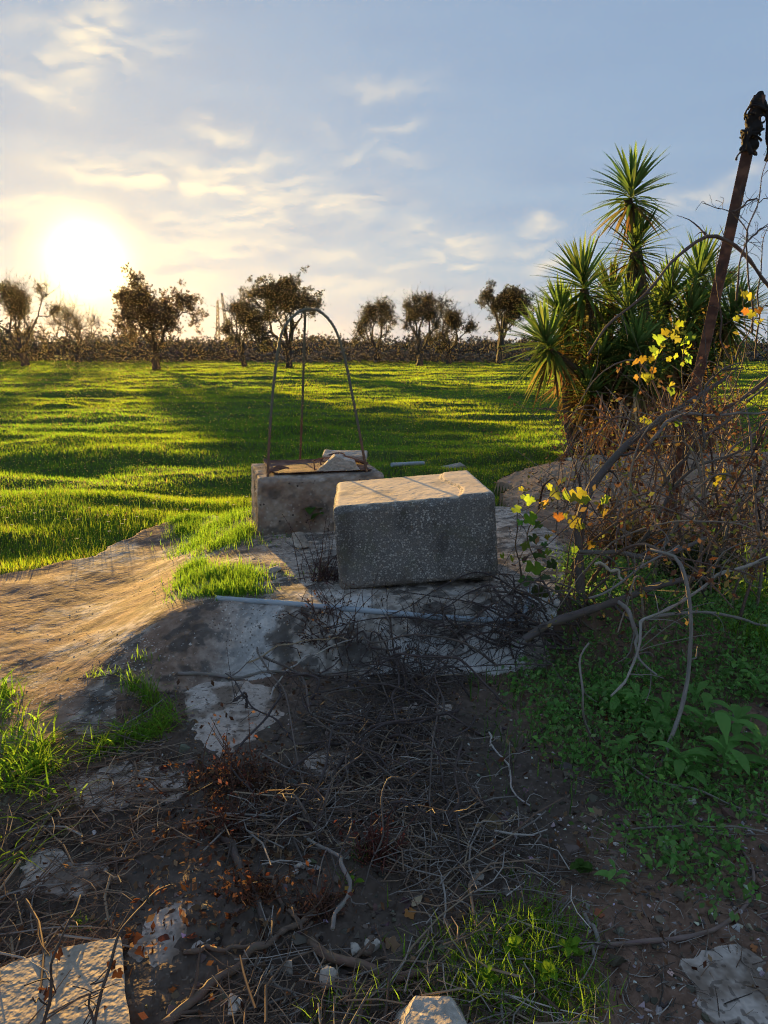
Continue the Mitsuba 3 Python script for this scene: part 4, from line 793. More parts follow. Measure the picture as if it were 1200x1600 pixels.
pipe('short blue grey pipe running down the right end of the apron', [ground(828, 924) + [0, 0, .015], ground(824, 950) + [0, 0, .02], ground(812, 985) + [0, 0, .02]], .015, 2)
pipe('thin pale pipe lying in the grass behind the block', [ground(612, 733) + [0, 0, .06], ground(662, 730) + [0, 0, .06]], .03, 3)
def rock(name, label, px, py, size, seed, mat='stony', lift=.3, yaw=None, npts=16, rough=.05, pal=None, cat='stone'):
    v, f = stone(size, seed, 2, rough, npts); p = ground(px, py); k = newthing(name, label, cat)
    v = rotz(v, seed * 47 % 360 if yaw is None else yaw)
    scene[k] = mikit.ply((v + p + [0, 0, size[2] * lift], f), mat, smooth=30)
scene['whitemat'] = {'type': 'principled', 'base_color': proc(lambda p, n, uv: mix((.40, .36, .30), (.66, .62, .55), fbm(p.x * 40, p.y * 40, p.z * 40, 3))), 'roughness': .8, 'specular': .3}
rock('rubble_stone', 'rough brown rubble stone at the foot of the cistern, left of the block', 468, 856, (.17, .14, .14), 3, npts=12, rough=.09)
rock('white_stone', 'smooth white stone on the soil right of the tan slab', 364, 1578, (.055, .05, .05), 5, 'whitemat', npts=20)
rock('grey_stone', 'grey stone with green lichen between root and young grass', 514, 1540, (.07, .06, .07), 8)
rock('grey_stone', 'upright pale grey stone left of the gnarled root', 452, 1525, (.035, .04, .07), 9)
rock('grey_stone', 'flat grey stone in the soil above the gnarled root', 583, 1480, (.06, .05, .03), 12)
rock('grey_stone', 'grey flake of stone standing right of the flat grey stone', 555, 1490, (.05, .04, .035), 14)
rock('pale_stone', 'small white stone in the weeds right of the arching cane', 1080, 1256, (.035, .03, .03), 15, 'whitemat')
rock('pale_stone', 'small pale stone on the bare red soil at the right', 1118, 1357, (.03, .025, .02), 16, 'whitemat')
rock('pale_stone', 'tiny pale stone under the right end of the apron', 822, 1056, (.022, .02, .02), 17, 'whitemat')
rock('pale_stone', 'small white stone at the foot of the lower right slab', 1146, 1592, (.03, .025, .022), 18, 'whitemat')
rock('long_stone', 'long low grey stone in the grass behind the block', 712, 733, (.50, .22, .13), 19, lift=.25, yaw=0)
rock('grey_stone', 'broken grey stone under the raised right end of the block', 760, 905, (.12, .10, .07), 23)
rock('grey_stone', 'flat grey stone bedded in the apron left of the block', 425, 893, (.14, .10, .045), 24)
def corner_stone():
    m = trimesh.convex.convex_hull(np.array([[-.12, -.07, 0], [.13, -.08, 0], [.10, .09, 0], [-.07, .10, 0], [-.11, -.06, .06], [.11, -.08, .05], [-.02, .07, .085], [.06, .06, .08], [-.06, -.02, .075], [.04, -.03, .08]]))
    for _ in range(3): m = m.subdivide()
    v = np.array(m.vertices); v += (np.stack([meshkit.fbm(v * 26 + q, 3, 4) for q in (0, 9, 20)], 1) - .5) * .016
    k = newthing('corner_stone', 'broken corner of pale mossy concrete at the bottom edge', 'stone'); scene[k] = mikit.ply((rotz(v, 8) + ground(672, 1634) + [0, 0, -.01], np.array(m.faces)), 'stony', smooth=30)
corner_stone()

# ------------------------------------------------------------------ soil clods, pebbles, litter
def lumps(c, s, col, r):
    n = len(c); protos = []
    for q in range(10):
        p = r.normal(size=(9, 3)); p /= np.linalg.norm(p, axis=1, keepdims=True); p *= r.uniform(.6, 1.1, (9, 1)); h = ConvexHull(p); fc = h.simplices.copy()
        nn = np.cross(p[fc[:, 1]] - p[fc[:, 0]], p[fc[:, 2]] - p[fc[:, 0]]); fl = (nn * h.equations[:, :3]).sum(1) < 0; fc[fl] = fc[fl][:, ::-1]; protos.append((p, fc))
    mb = MB(); w = r.integers(10, size=n)
    for q, (p, f) in enumerate(protos):
        i = np.nonzero(w == q)[0]; m = len(i)
        if not m: continue
        a = r.uniform(0, 6.28, m); R = np.stack([np.cos(a), -np.sin(a), 0 * a, np.sin(a), np.cos(a), 0 * a, 0 * a, 0 * a, 0 * a + .7], 1).reshape(m, 3, 3)
        V = np.einsum('mij,kj->mki', R, p) * s[i][:, None, None] + c[i][:, None]; F = (f[None] + (np.arange(m) * len(p))[:, None, None]).reshape(-1, 3)
        mb.add(V.reshape(-1, 3), F, np.repeat(col[i], len(p), 0))
    return mb
def soilpts(n, r, x0=-1.7, x1=2.2, y0=.95, y1=3.6, kinds=(0,)):
    x, y = r.uniform(x0, x1, n * 2), r.uniform(y0, y1, n * 2); ok = np.isin(region(x, y), kinds); x, y = x[ok][:n], y[ok][:n]
    return np.stack([x, y, H(x, y)], 1)
def onslab(p):
    o = np.zeros(len(p), bool)
    for P in SLABS: o |= inside(P, p[:, 0], p[:, 1]) < -.02
    return o | ((p[:, 0] < -.62) & (p[:, 1] < 1.62))
def build_litter():
    r = np.random.default_rng(202)
    p = soilpts(7000, r); p = p[~onslab(p)]; s = r.gamma(2.0, .0042, len(p)) + .003
    k = newthing('soil_clods', 'dark crumbs and clods of soil', 'soil', kind='stuff'); put(k, lumps(p, s, jitter((.095, .073, .057), len(p), .3, r), r), 'barky')
    p = soilpts(900, r); s = r.gamma(2.0, .0022, len(p)) + .0015; q = soilpts(900, r, .4, 1.3, 1.1, 2.2); p = np.vstack([p, q]); s = np.r_[s, r.gamma(2.0, .0022, len(q)) + .0015]
    k = newthing('pebbles', 'small pale pebbles and chips scattered over the soil', 'pebbles', kind='stuff'); put(k, lumps(p, s, jitter((.34, .31, .28), len(p), .3, r), r), 'barky')
    p = np.vstack([soilpts(3000, r, -3, 1.2, 2.6, 6.0, (1,)), soilpts(5000, r, -2.0, .2, 3.0, 4.8, (1,))]); d = meshkit.fbm(np.c_[p[:, :2] * 2.5, 0 * p[:, 0]], 3, 8); p = p[d > .42]; n = len(p); s = r.gamma(1.6, .0022, n) + .002; p[:, 2] -= s * .35
    pal = np.array([(.26, .22, .18), (.36, .32, .28), (.16, .13, .105), (.10, .085, .075), (.24, .15, .095)]); k = newthing('apron_grit', 'grit and half bedded pebbles worn out of the concrete apron', 'pebbles', kind='stuff'); put(k, lumps(p, s, np.clip(pal[r.integers(5, size=n)] * (1 + r.normal(0, .2, (n, 1))), .01, .9), r), 'barky')
    # twigs and straw lying criss-cross
    def strew(n, l0, l1, r0, pal, x0, x1, y0, y1, cx=None, lift=.02):
        c = soilpts(n, r, x0, x1, y0, y1, (0, 1)) if cx is None else cx(n)
        dens = meshkit.fbm(np.c_[c[:, :2] * 1.7, 0 * c[:, 0] + 4], 3, 12); c = c[dens > .42]; n = len(c)
        a = r.normal(.35, 1.1, n); l = r.uniform(l0, l1, n); t = np.linspace(-.5, .5, 4); bend = r.normal(0, .13, n)
        X = c[:, 0:1] + np.cos(a)[:, None] * l[:, None] * t - np.sin(a)[:, None] * (l * bend)[:, None] * (4 * t * t); Y = c[:, 1:2] + np.sin(a)[:, None] * l[:, None] * t + np.cos(a)[:, None] * (l * bend)[:, None] * (4 * t * t)
        Z = H(X.ravel(), Y.ravel()).reshape(X.shape); Z = .5 * Z + .5 * Z.mean(1, keepdims=True) + r.uniform(.002, lift, n)[:, None] + (r.normal(0, .10, n) * l)[:, None] * t
        P = np.stack([X, Y, Z], -1); R = (r0 * r.uniform(.5, 1.4, n))[:, None] * np.array([1, .95, .8, .5]); v, f = tubes(P, R, 4, False)
        pal = np.array(pal); cc = pal[r.integers(len(pal), size=n)] * (1 + r.normal(0, .2, (n, 1))); return v, f, np.clip(np.repeat(cc, 16, 0), .01, .9)
    brown = [(.14, .09, .062), (.10, .07, .055), (.20, .135, .09), (.25, .19, .13)]; grey = [(.19, .165, .145), (.27, .24, .21), (.12, .098, .085), (.37, .33, .29)]
    mb = MB()
    mb.add(*strew(1700, .05, .26, .0020, brown, -1.3, .25, 1.0, 2.6, lift=.05)); mb.add(*strew(620, .05, .28, .0018, grey, -.55, .55, 1.35, 2.9, lift=.05))
    mb.add(*strew(4600, .02, .12, .0013, brown[:3] + [(.05, .04, .033)] + grey[:1], -1.4, 1.2, .95, 3.3, lift=.02)); mb.add(*strew(900, .02, .08, .0012, grey, -.2, 1.4, .95, 2.6, lift=.01)); mb.add(*strew(500, .08, .4, .0035, brown + grey[:3], -1.2, .5, 1.1, 3.2, lift=.05))
    mb.add(*strew(900, .06, .25, .002, [(.09, .07, .06), (.06, .045, .04)], -.4, .9, 2.7, 3.6, lift=.07))
    k = newthing('twig_litter', 'criss-cross litter of dry twigs and straw on the soil', 'twigs', kind='stuff'); put(k, mb, 'barky', True)
    # crumpled dead leaves
    p = np.vstack([soilpts(1500, r, -1.2, 1.2, 1.0, 3.2), soilpts(700, r, -.75, -.2, 1.6, 2.5)]); n = len(p); mb = MB()
    pal = np.array([(.12, .05, .03), (.17, .09, .05), (.08, .045, .03), (.22, .14, .08)]); mb.add(*leafcards(p + [0, 0, .012] + r.normal(0, .012, (n, 3)), r.uniform(.012, .035, n), np.clip(pal[r.integers(4, size=n)] * (1 + r.normal(0, .25, (n, 1))), .01, .9), r))
    k = newthing('leaf_litter', 'crumpled brown leaf scraps on the soil', 'leaves', kind='stuff'); put(k, mb, 'dry_leafy')
build_litter()
def fallen_leaf(label, px, py, size, col, seed, tilt=.3, lob=False):
    r = np.random.default_rng(seed); p = ground(px, py) + [0, 0, .012]; nrm = np.array([r.normal(0, tilt), r.normal(-.2, tilt), 1]); nrm /= np.linalg.norm(nrm); a = r.uniform(0, 6.28); up = np.array([math.cos(a), math.sin(a), 0]); k = newthing('fallen_leaf', label, 'leaf'); mb = MB()
    if lob: v, f = lobed(p, nrm, up, size, r, 5, .3)
    else:
        u = np.linspace(0, 1, 9); side = np.cross(nrm, up); side /= np.linalg.norm(side); up = np.cross(side, nrm); w = np.sin(u * np.pi) ** .8 * size * .22
        mid = p + up * ((u - .5) * size)[:, None] + nrm * (.25 * size * (u - .5) ** 2)[:, None]; v = np.vstack([mid - side * w[:, None] + nrm * w[:, None] * .4, mid, mid + side * w[:, None] + nrm * w[:, None] * .4])
        f = np.array([t for b in (0, 9) for q in range(8) for t in ([b + q, b + q + 1, b + q + 10], [b + q, b + q + 10, b + q + 9])])
    mb.add(v, f, np.array(col)); put(k, mb, 'dry_leafy', True)
for i, a in enumerate((('cream coloured pointed leaf lying on the dark soil', 651, 1413, .05, (.50, .40, .26)), ('crinkled pale grey leaf on the soil right of the cream leaf', 744, 1380, .055, (.38, .35, .30), 1), ('orange brown curled leaf below the cream leaf', 640, 1430, .035, (.36, .17, .06), 1), ('tan curled leaf among the twigs in the middle', 690, 1310, .05, (.30, .19, .11), 1),
        ('ochre leaf in the dark litter left of the cream leaf', 546, 1396, .03, (.40, .24, .06), 1), ('rust brown leaf by the slab right of the tan slab', 255, 1478, .04, (.13, .05, .035), 1), ('dark brown leaf on the pale slab edge at the left', 258, 1206, .04, (.10, .035, .03), 1), ('dark rust leaf right of its neighbour by the slab', 300, 1468, .035, (.15, .05, .03), 1), ('blue grey narrow leaf beside the bared slab', 456, 1226, .05, (.22, .26, .25)),
        ('brown leaf in the young grass at the bottom', 765, 1480, .04, (.22, .11, .06)), ('brown leaf standing by the grey flake of stone', 612, 1482, .04, (.24, .15, .09), 1), ('light brown leaf in front of the arching cane foot', 932, 1276, .04, (.25, .17, .11), 1), ('orange leaf scrap by the lower right slab', 1176, 1487, .02, (.38, .16, .07), 1), ('rusty leaf scrap on the soil right of the young grass', 937, 1432, .03, (.30, .11, .06), 1))):
    fallen_leaf(a[0], *a[1:3], a[3], a[4], 500 + i, .35, len(a) > 5)

# ------------------------------------------------------------------ sticks on the ground
def build_sticks():
    br, dk, gy, pl, tn = (.13, .09, .065), (.085, .062, .05), (.19, .165, .145), (.36, .32, .28), (.30, .22, .14)
    L = [('long brown branch curving in from the left edge over the litter', [(-15, 1388), (0, 1371), (75, 1304), (142, 1271), (196, 1252), (267, 1240), (350, 1226)], .010, .005, br, 10), ('brown stick in the litter below the long branch', [(150, 1352), (196, 1346), (242, 1329), (267, 1304), (310, 1282)], .006, .003, br, 5),
         ('thick dark root running down through the litter', [(348, 1296), (352, 1320), (371, 1358), (400, 1408), (428, 1460)], .014, .010, dk, 4), ('thick brown stick pointing to the bottom edge', [(258, 1612), (325, 1550), (375, 1517), (442, 1467), (492, 1433)], .013, .008, br, 5), ('level brown stick left of the thick root end', [(288, 1494), (330, 1490), (367, 1487), (437, 1471)], .007, .006, br, 3),
         ('gnarled root lying across the bottom middle', [(486, 1480), (505, 1500), (527, 1510), (580, 1521), (625, 1540), (662, 1529), (702, 1513)], .014, .011, (.15, .10, .07), 3), ('short gnarled root fork above the gnarled root', [(527, 1514), (557, 1506), (577, 1492)], .010, .007, br, 1), ('crooked pale branch standing on the gnarled root', [(475, 1315), (498, 1338), (520, 1360), (535, 1392), (545, 1412), (530, 1440), (516, 1476)], .006, .006, gy, 5),
         ('thin crooked stick left of the crooked pale branch', [(413, 1362), (430, 1395), (449, 1427), (471, 1461), (488, 1446)], .006, .005, br, 4), ('straight pale twig slanting below the bared slab', [(530, 1165), (542, 1176), (595, 1225), (646, 1268)], .004, .003, pl, 3), ('tan straight twig lying level in the middle litter', [(525, 1326), (587, 1322), (646, 1310)], .0045, .003, tn, 2), ('pale twig right of the bared slab', [(604, 1188), (662, 1200), (709, 1214)], .004, .003, gy, 3), ('pale level twig in the middle of the dark soil', [(655, 1251), (696, 1247), (751, 1253)], .004, .003, gy, 3),
         ('forked white twig at the edge of the weeds', [(764, 1148), (778, 1175), (790, 1199), (801, 1236), (826, 1263)], .005, .003, pl, 8), ('long pale cane lying up over the apron foot', [(385, 1042), (430, 1030), (500, 1018), (548, 1014)], .004, .003, tn, 2), ('pale cane rising across the apron foot', [(423, 1100), (454, 1063), (500, 1034), (552, 1008)], .005, .003, pl, 2), ('level grey root along the foot of the apron', [(278, 1057), (330, 1060), (367, 1061), (417, 1055), (500, 1059), (560, 1050)], .009, .005, gy, 6),
         ('dark stick in the shade left of the weeds', [(800, 1196), (850, 1144), (892, 1120), (936, 1163)], .007, .005, dk, 4), ('dark thin stick over the weeds left of the arching cane', [(946, 1166), (990, 1145), (1048, 1112)], .006, .003, dk, 3), ('short upright stick at the left end of the ground cane', [(918, 1418), (922, 1450), (930, 1496)], .006, .005, gy, 2), ('tan broken lath on the middle litter', [(448, 1375), (470, 1362), (488, 1352)], .006, .006, pl, 0),
         ('yellowish twig end on the dark litter', [(410, 1188), (440, 1178), (475, 1170)], .004, .003, tn, 1), ('brown stick at the left below the slab', [(150, 1245), (215, 1226), (300, 1216)], .006, .005, br, 3), ('grey stick beside the white stone', [(405, 1490), (420, 1525), (468, 1572)], .005, .004, gy, 2), ('tan cane lying right of the pale level twig', [(705, 1310), (745, 1296), (815, 1283)], .004, .003, tn, 2)]
    for i, (lab, px, r0, r1, col, tw) in enumerate(L):
        P = lay(px, r0 + .006); n = 30; c = drape(curve(P, n, .006, 700 + i), r0, -.002); r = np.random.default_rng(700 + i)
        if i in (7, 14, 15): c[:, 2] += .06 * np.sin(np.linspace(.2, 2.6, n))
        k = newthing('dry_stick', lab, 'stick'); put(k, branch(c, r0, r1, 700 + i, n=n, wob=.002, twigs=tw, tl=.14, col=col, knots=.10), 'barky', True)
    # stems standing close to the camera in the lower left, with withered leaves
    for lab, pts, lv, sd in (('dark bare stem standing in front of the tan slab', [(58, 1630, 1.30), (72, 1560, 1.32), (90, 1483, 1.36), (106, 1450, 1.40), (125, 1402, 1.5)], [(75, 1548), (90, 1490)], 1), ('dark bramble stem with withered leaves at the right end of the tan slab', [(143, 1625, 1.30), (158, 1545, 1.34), (171, 1508, 1.38), (192, 1450, 1.45), (225, 1408, 1.55), (270, 1382, 1.7)], [(174, 1508), (184, 1520), (221, 1486), (212, 1462)], 2), ('short dark stem at the bottom edge of the tan slab', [(158, 1630, 1.28), (145, 1590, 1.3), (140, 1555, 1.32)], [], 3)):
        r = np.random.default_rng(800 + sd); k = newthing('bramble_shoot', lab, 'bramble'); c = [at(*q) for q in pts]; c[0][2] = min(c[0][2], float(H(c[0][0], c[0][1])) + .02)
        put(k + '__stem', branch(c, .0045, .0025, 800 + sd, n=30, wob=.004, twigs=5, tl=.07, col=(.075, .055, .045)), 'barky', True)
        for x, y in lv:
            p = at(x, y, 1.38); mb = MB(); v, f = lobed(p, np.array([r.normal(0, .5), -.8, .4]) / 1.0, np.array([.3, 0, -1.0]), .026, r, 5, .9); mb.add(v, f, (.06, .028, .02)); put(k + '__leaf', mb, 'dry_leafy', True)
    # dark bramble runners over the front of the apron
    r = np.random.default_rng(900); k = newthing('bramble_tangle', 'dark bare bramble runners sprawling over the front of the apron and the soil below it', 'bramble'); fine = MB()
    for i in range(84):
        a = ground(r.uniform(800, 930), r.uniform(940, 1035)); b = ground(r.uniform(560, 830), r.uniform(925, 1075)) if i < 32 else ground(r.uniform(430, 640), r.uniform(985, 1100)); hh = r.uniform(.04, .26)
        if i >= 32: a = ground(r.uniform(600, 800), r.uniform(1010, 1110))
        if i >= 46: a, b, hh = ground(r.uniform(380, 760), r.uniform(1010, 1330)), ground(r.uniform(330, 800), r.uniform(1020, 1420)), r.uniform(.03, .15)
        m = (a + b) / 2 + [r.normal(0, .1), r.normal(0, .1), hh]; P = curve([a, a * .7 + b * .3 + [0, 0, hh * .8], m, b * .75 + a * .25 + [0, 0, hh * .5], b + [0, 0, .02]], 26, .008, 900 + i)
        P = drape(P, .006); put(k + '__cane', branch(P, r.uniform(.004, .0075), .002, 900 + i, 26, .002, 0, col=[(.075, .055, .05), (.11, .085, .07), (.055, .042, .04)][i % 3]), 'barky', True)
        m_ = 9; q = r.integers(3, 25, m_); d = r.normal(0, .6, (m_, 3)) + [0, 0, .1]; l = r.uniform(.05, .22, m_)[:, None]; T = np.stack([P[q], P[q] + d * l * .5 + r.normal(0, .01, (m_, 3)), P[q] + d * l], 1); v, f = tubes(T, np.array([.002, .0016, .001]), 3, False); fine.add(v, f, (.07, .052, .045))
    put(k + '__twigs', fine, 'barky'); labels[k + '__twigs'] = {'kind': 'stuff'}
    # reddish heap of withered weed and the dark stalk beside the pipe
    def heap(label, px, py, w, h, n, col, seed, name='withered_weed'):
        r = np.random.default_rng(seed); c = ground(px, py); k = newthing(name, label, 'dry weed'); m = 90; st = np.stack([c[0] + r.normal(0, w * .35, m), c[1] + r.normal(0, w * .25, m), np.zeros(m)], 1); st[:, 2] = H(st[:, 0], st[:, 1]); d = r.normal(0, .6, (m, 3)) + [0, 0, .7]; l = r.uniform(.4, 1.1, m)[:, None] * h
        T = np.stack([st, st + d * l * .5 + r.normal(0, .012, (m, 3)), st + d * l - [0, 0, h * .2]], 1); mb = MB(); v, f = tubes(T, np.array([.0025, .002, .001]), 4, False); mb.add(v, f, np.array(col) * .8); put(k + '__stems', mb, 'barky', True); labels[k + '__stems'] = {'kind': 'stuff'}
        q = r.integers(m, size=n); t = r.uniform(.2, 1, n)[:, None]; p = T[q, 0] * (1 - t) + T[q, 2] * t + r.normal(0, .012, (n, 3)); mb = MB(); mb.add(*leafcards(p, r.uniform(.006, .022, n), jitter(col, n, .3, r), r)); put(k + '__leaves', mb, 'dry_leafy'); labels[k + '__leaves'] = {'kind': 'stuff'}
    heap('reddish brown withered weed heap in the middle of the litter', 372, 1228, .26, .16, 1500, (.12, .06, .04), 61)
    heap('red brown withered weed left of the reddish heap by the thick root', 355, 1300, .16, .10, 500, (.10, .045, .03), 62)
    heap('rust withered weed tuft on the thick root', 395, 1400, .10, .07, 260, (.13, .055, .03), 63)
    heap('rusty withered tuft in the dark litter right of the middle', 585, 1335, .09, .10, 220, (.12, .04, .03), 64)
    heap('dark withered stalks standing at the apron foot left of the pipe bend', 505, 985, .22, .18, 420, (.085, .05, .04), 65)
    heap('dark red withered stalks standing between pipe and cistern', 508, 905, .16, .24, 260, (.09, .05, .045), 66)
    heap('brown withered weed tuft left of the crooked pale branch', 500, 1425, .09, .08, 240, (.12, .06, .04), 67)
    heap('brown twiggy heap along the front of the apron', 640, 1030, .5, .12, 500, (.07, .05, .042), 68)
build_sticks()

# ------------------------------------------------------------------ grass clumps and weeds near by
def clump(name, label, centers, n, h, w, lean, col, seed, cat='grass', levels=5, bsdf='leafy'):
    r = np.random.default_rng(seed); mb = MB(); per = n // len(centers)
    for (px, py, sx, sy) in centers:
        c = ground(px, py); x, y = c[0] + r.normal(0, sx, per), c[1] + r.normal(0, sy, per)
        mb.add(*blades(np.stack([x, y, H(x, y) - .01], 1), h * r.uniform(.35, 1.15, per), w * r.uniform(.6, 1.3, per), r.uniform(0, 6.28, per), np.abs(r.normal(lean, .25, per)), jitter(col, per, .2, r), levels))
    k = newthing(name, label, cat, kind='stuff'); put(k, mb, bsdf, False); return k
G = (.18, .33, .035); GD = (.12, .22, .04)
clump('turf_patch', 'lit tuft of bright grass growing on the crest of the apron left of the cistern', [(300, 812, .10, .10), (330, 825, .16, .14), (365, 812, .14, .16), (350, 850, .12, .10), (310, 850, .10, .12), (290, 830, .06, .08), (330, 800, .2, .15), (285, 812, .08, .08), (375, 835, .06, .10)], 7500, .10, .0055, .4, G, 1)
clump('turf_patch', 'second bright grass tuft on the apron just above the pipe', [(310, 905, .08, .08), (345, 900, .12, .08), (380, 905, .07, .09), (335, 925, .10, .05), (375, 925, .07, .05), (300, 890, .05, .06)], 3600, .10, .0055, .4, G, 2)
clump('turf_patch', 'sparse grass sprigs in the cracks of the apron right of the tufts', [(430, 885, .03, .02), (455, 900, .05, .02), (500, 895, .03, .02), (415, 850, .05, .03), (440, 840, .04, .02)], 160, .06, .004, .5, G, 3)
clump('long_grass', 'long lush grass clump at the left edge below the apron', [(-10, 1120, .05, .08), (25, 1150, .05, .08), (5, 1200, .06, .05), (55, 1175, .04, .04), (20, 1230, .06, .03), (0, 1085, .04, .05), (65, 1205, .04, .02)], 560, .155, .0085, 1.0, G, 4)
clump('grass_tuft', 'bright grass tuft fanning out left of the pale paving slab', [(230, 1150, .04, .03), (190, 1165, .05, .03), (255, 1135, .03, .03), (150, 1180, .04, .03), (210, 1150, .05, .03)], 330, .14, .0075, 1.0, G, 5)
clump('grass_tuft', 'small upright grass tuft above the fanning tuft', [(222, 1085, .03, .03), (240, 1100, .04, .03), (205, 1075, .02, .02), (250, 1120, .03, .03)], 200, .13, .006, .5, G, 6)
clump('grass_tuft', 'few thin grass blades in the crack along the apron foot', [(150, 1056, .03, .01), (175, 1054, .03, .01), (225, 1030, .03, .02)], 60, .08, .005, .5, G, 7)
clump('grass_tuft', 'single arching grass blades at the left edge above the litter', [(0, 1290, .06, .04), (10, 1345, .06, .03), (80, 1250, .05, .03)], 36, .24, .009, 1.1, G, 8)
clump('grass_tuft', 'yellow green grass sprig behind the tan slab', [(130, 1455, .02, .01), (120, 1448, .015, .01)], 26, .07, .004, .7, G, 9)
clump('young_grass', 'fresh young grass sprouting at the bottom right of the middle', [(720, 1520, .07, .06), (780, 1480, .07, .06), (850, 1500, .06, .06), (760, 1570, .07, .05), (850, 1570, .06, .05), (900, 1560, .04, .05), (880, 1470, .05, .06), (830, 1440, .05, .05), (740, 1500, .12, .10), (840, 1530, .10, .10)], 1300, .095, .0045, .55, G, 10, levels=4)
clump('young_grass', 'few thin young grass sprouts beside the corner stone', [(520, 1570, .03, .02), (570, 1590, .05, .03), (490, 1590, .02, .02), (600, 1560, .03, .02), (660, 1545, .03, .02)], 70, .11, .004, .4, G, 11, levels=4)
clump('young_grass', 'single young sprouts in the dark soil of the middle', [(550, 1345, .01, .01), (570, 1350, .01, .01), (545, 1385, .012, .01), (800, 1370, .01, .01), (935, 1300, .03, .02), (960, 1330, .05, .04), (1000, 1310, .06, .04)], 90, .08, .0035, .5, GD, 12, levels=4)
clump('rank_grass', 'lit rank grass at the right edge below the thicket', [(1170, 920, .12, .12), (1200, 960, .1, .1), (1190, 1010, .1, .1), (1215, 900, .1, .2)], 1100, .20, .006, .5, G, 13)
def leafplant(name, label, px, py, R, nl, col, seed, group=None, width=.30, rise=.7, pos=None, parts=True):
    """A rosette weed of lance-shaped leaves."""
    r = np.random.default_rng(seed); c = ground(px, py) if pos is None else pos; k = newthing(name, label, 'weed', group); allm = MB()
    for i in range(nl):
        a = i * 2.4 + r.normal(0, .25); el = (.15 + r.uniform(.25, 1.15)) * rise; L = 1.12 * R * r.uniform(.6, 1.1); u = np.linspace(0, 1, 8)
        d = np.array([math.cos(a) * math.cos(el), math.sin(a) * math.cos(el), math.sin(el)]); mid = c + [0, 0, .012 + .75 * R * i / nl] + d * (L * u)[:, None]; mid[:, 2] -= .42 * L * u ** 2.4
        side = np.array([-math.sin(a), math.cos(a), 0]); w = L * width * np.interp(u, [0, .12, .35, .6, .85, 1], [.12, .18, .75, 1, .6, .02]) * .5; up = np.cross(d, side); up = up if up[2] > 0 else -up
        v = np.vstack([mid - side * w[:, None] + up * w[:, None] * .3, mid, mid + side * w[:, None] + up * w[:, None] * .3]); f = np.array([t for b in (0, 8) for q in range(7) for t in ([b + q, b + q + 1, b + q + 9], [b + q, b + q + 9, b + q + 8])])
        mb = MB() if parts else allm; mb.add(v, f, np.clip(np.array(col) * (1 + r.normal(0, .12)), .01, .9))
        if parts: put(k + '__leaf', mb, 'leafy', True)
    if not parts: put(k, allm, 'leafy', True)
WG = (.20, .40, .11)
for i, (px, py, R, nl, lab) in enumerate(((1130, 1215, .15, 9, 'large rosette weed right of the arching cane, nearest of the group'), (1100, 1160, .14, 9, 'lance leaved weed above the large rosette'), (1060, 1215, .11, 8, 'lance leaved weed touching the arching cane on its right'), (1150, 1160, .13, 8, 'lance leaved weed near the right edge above the large rosette'), (1190, 1195, .13, 8, 'lance leaved weed at the right edge level with the large rosette'),
        (965, 1110, .10, 12, 'upright lush weed left of the arching cane'), (940, 1105, .09, 10, 'bushy weed left of the upright lush weed'), (995, 1120, .10, 10, 'weed between the upright lush weed and the arching cane'), (1020, 1160, .10, 9, 'weed in front of the arching cane, half way down'), (1040, 1140, .10, 9, 'weed just left of the cane in its shade'), (970, 1190, .08, 7, 'small weed under the thin looping cane'),
        (960, 1385, .06, 5, 'small broad leaved seedling on the lower dark soil'), (1150, 1335, .03, 4, 'tiny seedling on bare red soil'), (870, 1125, .06, 6, 'small weed at the shaded edge of the soil'), (1180, 1090, .10, 8, 'weed at the right edge in the deep shade'), (1150, 1060, .09, 8, 'weed at the right edge highest in the shade'), (1085, 1110, .09, 8, 'weed behind the lance leaved weeds right of the cane'))):
    leafplant('broadleaf_weed', lab, px, py, R * 1.25, nl + 3, WG, 1000 + i)
def weed_cover():
    r = np.random.default_rng(1100); mb = MB(); n = 9000
    x, y = r.uniform(.25, 3.6, n), r.uniform(1.5, 4.6, n); s = meshkit.fbm(np.c_[x * 2.1, y * 2.1, 0 * x], 3, 14) + .22 * sstep(.5, 1.2, x) + .12 * sstep(2.3, 3.2, y) - .16 * sstep(2.2, 1.6, y) - .35 * sstep(.75, .35, x); ok = (s > .70) & (region(x, y) == 0); x, y = x[ok], y[ok]
    for a, b in zip(x, y):
        c = np.array([a, b, float(HZ(a, b))]); m = int(r.integers(5, 11)); R = r.uniform(.03, .09)
        q = r.normal(0, 1, (m, 3)); q[:, 2] = np.abs(q[:, 2]) * .8 + .35; p = c + q * R * [.9, .9, .8]; col = jitter((.16, .34, .08) if r.random() < .6 else (.20, .34, .11), m, .2, r); mb.add(*leafcards(p, r.uniform(.012, .036, m), col, r))
    k = newthing('weed_cover', 'low green weeds carpeting the soil at the right', 'weeds', kind='stuff'); put(k, mb, 'leafy')
    n = 2600; x, y = r.uniform(.4, 3.8, n), r.uniform(2.2, 4.7, n); s = meshkit.fbm(np.c_[x * 1.6, y * 1.6, 0 * x], 3, 15) + .15 * sstep(.6, 1.2, x); ok = (s > .52) & (region(x, y) == 0); x, y = x[ok], y[ok]; n = len(x); mb = MB()
    mb.add(*blades(np.stack([x, y, H(x, y)], 1), r.uniform(.04, .15, n), r.uniform(.003, .006, n), r.uniform(0, 6.28, n), np.abs(r.normal(.5, .3, n)), jitter((.11, .22, .045), n, .2, r), 4)); k = newthing('shade_grass', 'thin dark grass among the weeds at the right', 'grass', kind='stuff'); put(k, mb, 'leafy')
_gx, _gy = np.meshgrid(np.arange(0, 4, .02), np.arange(1.5, 5, .02), indexing='ij'); _gz = H(_gx.ravel(), _gy.ravel()).reshape(_gx.shape)
def HZ(a, b): return _gz[min(int(a / .02), 199), min(int((b - 1.5) / .02), 174)]
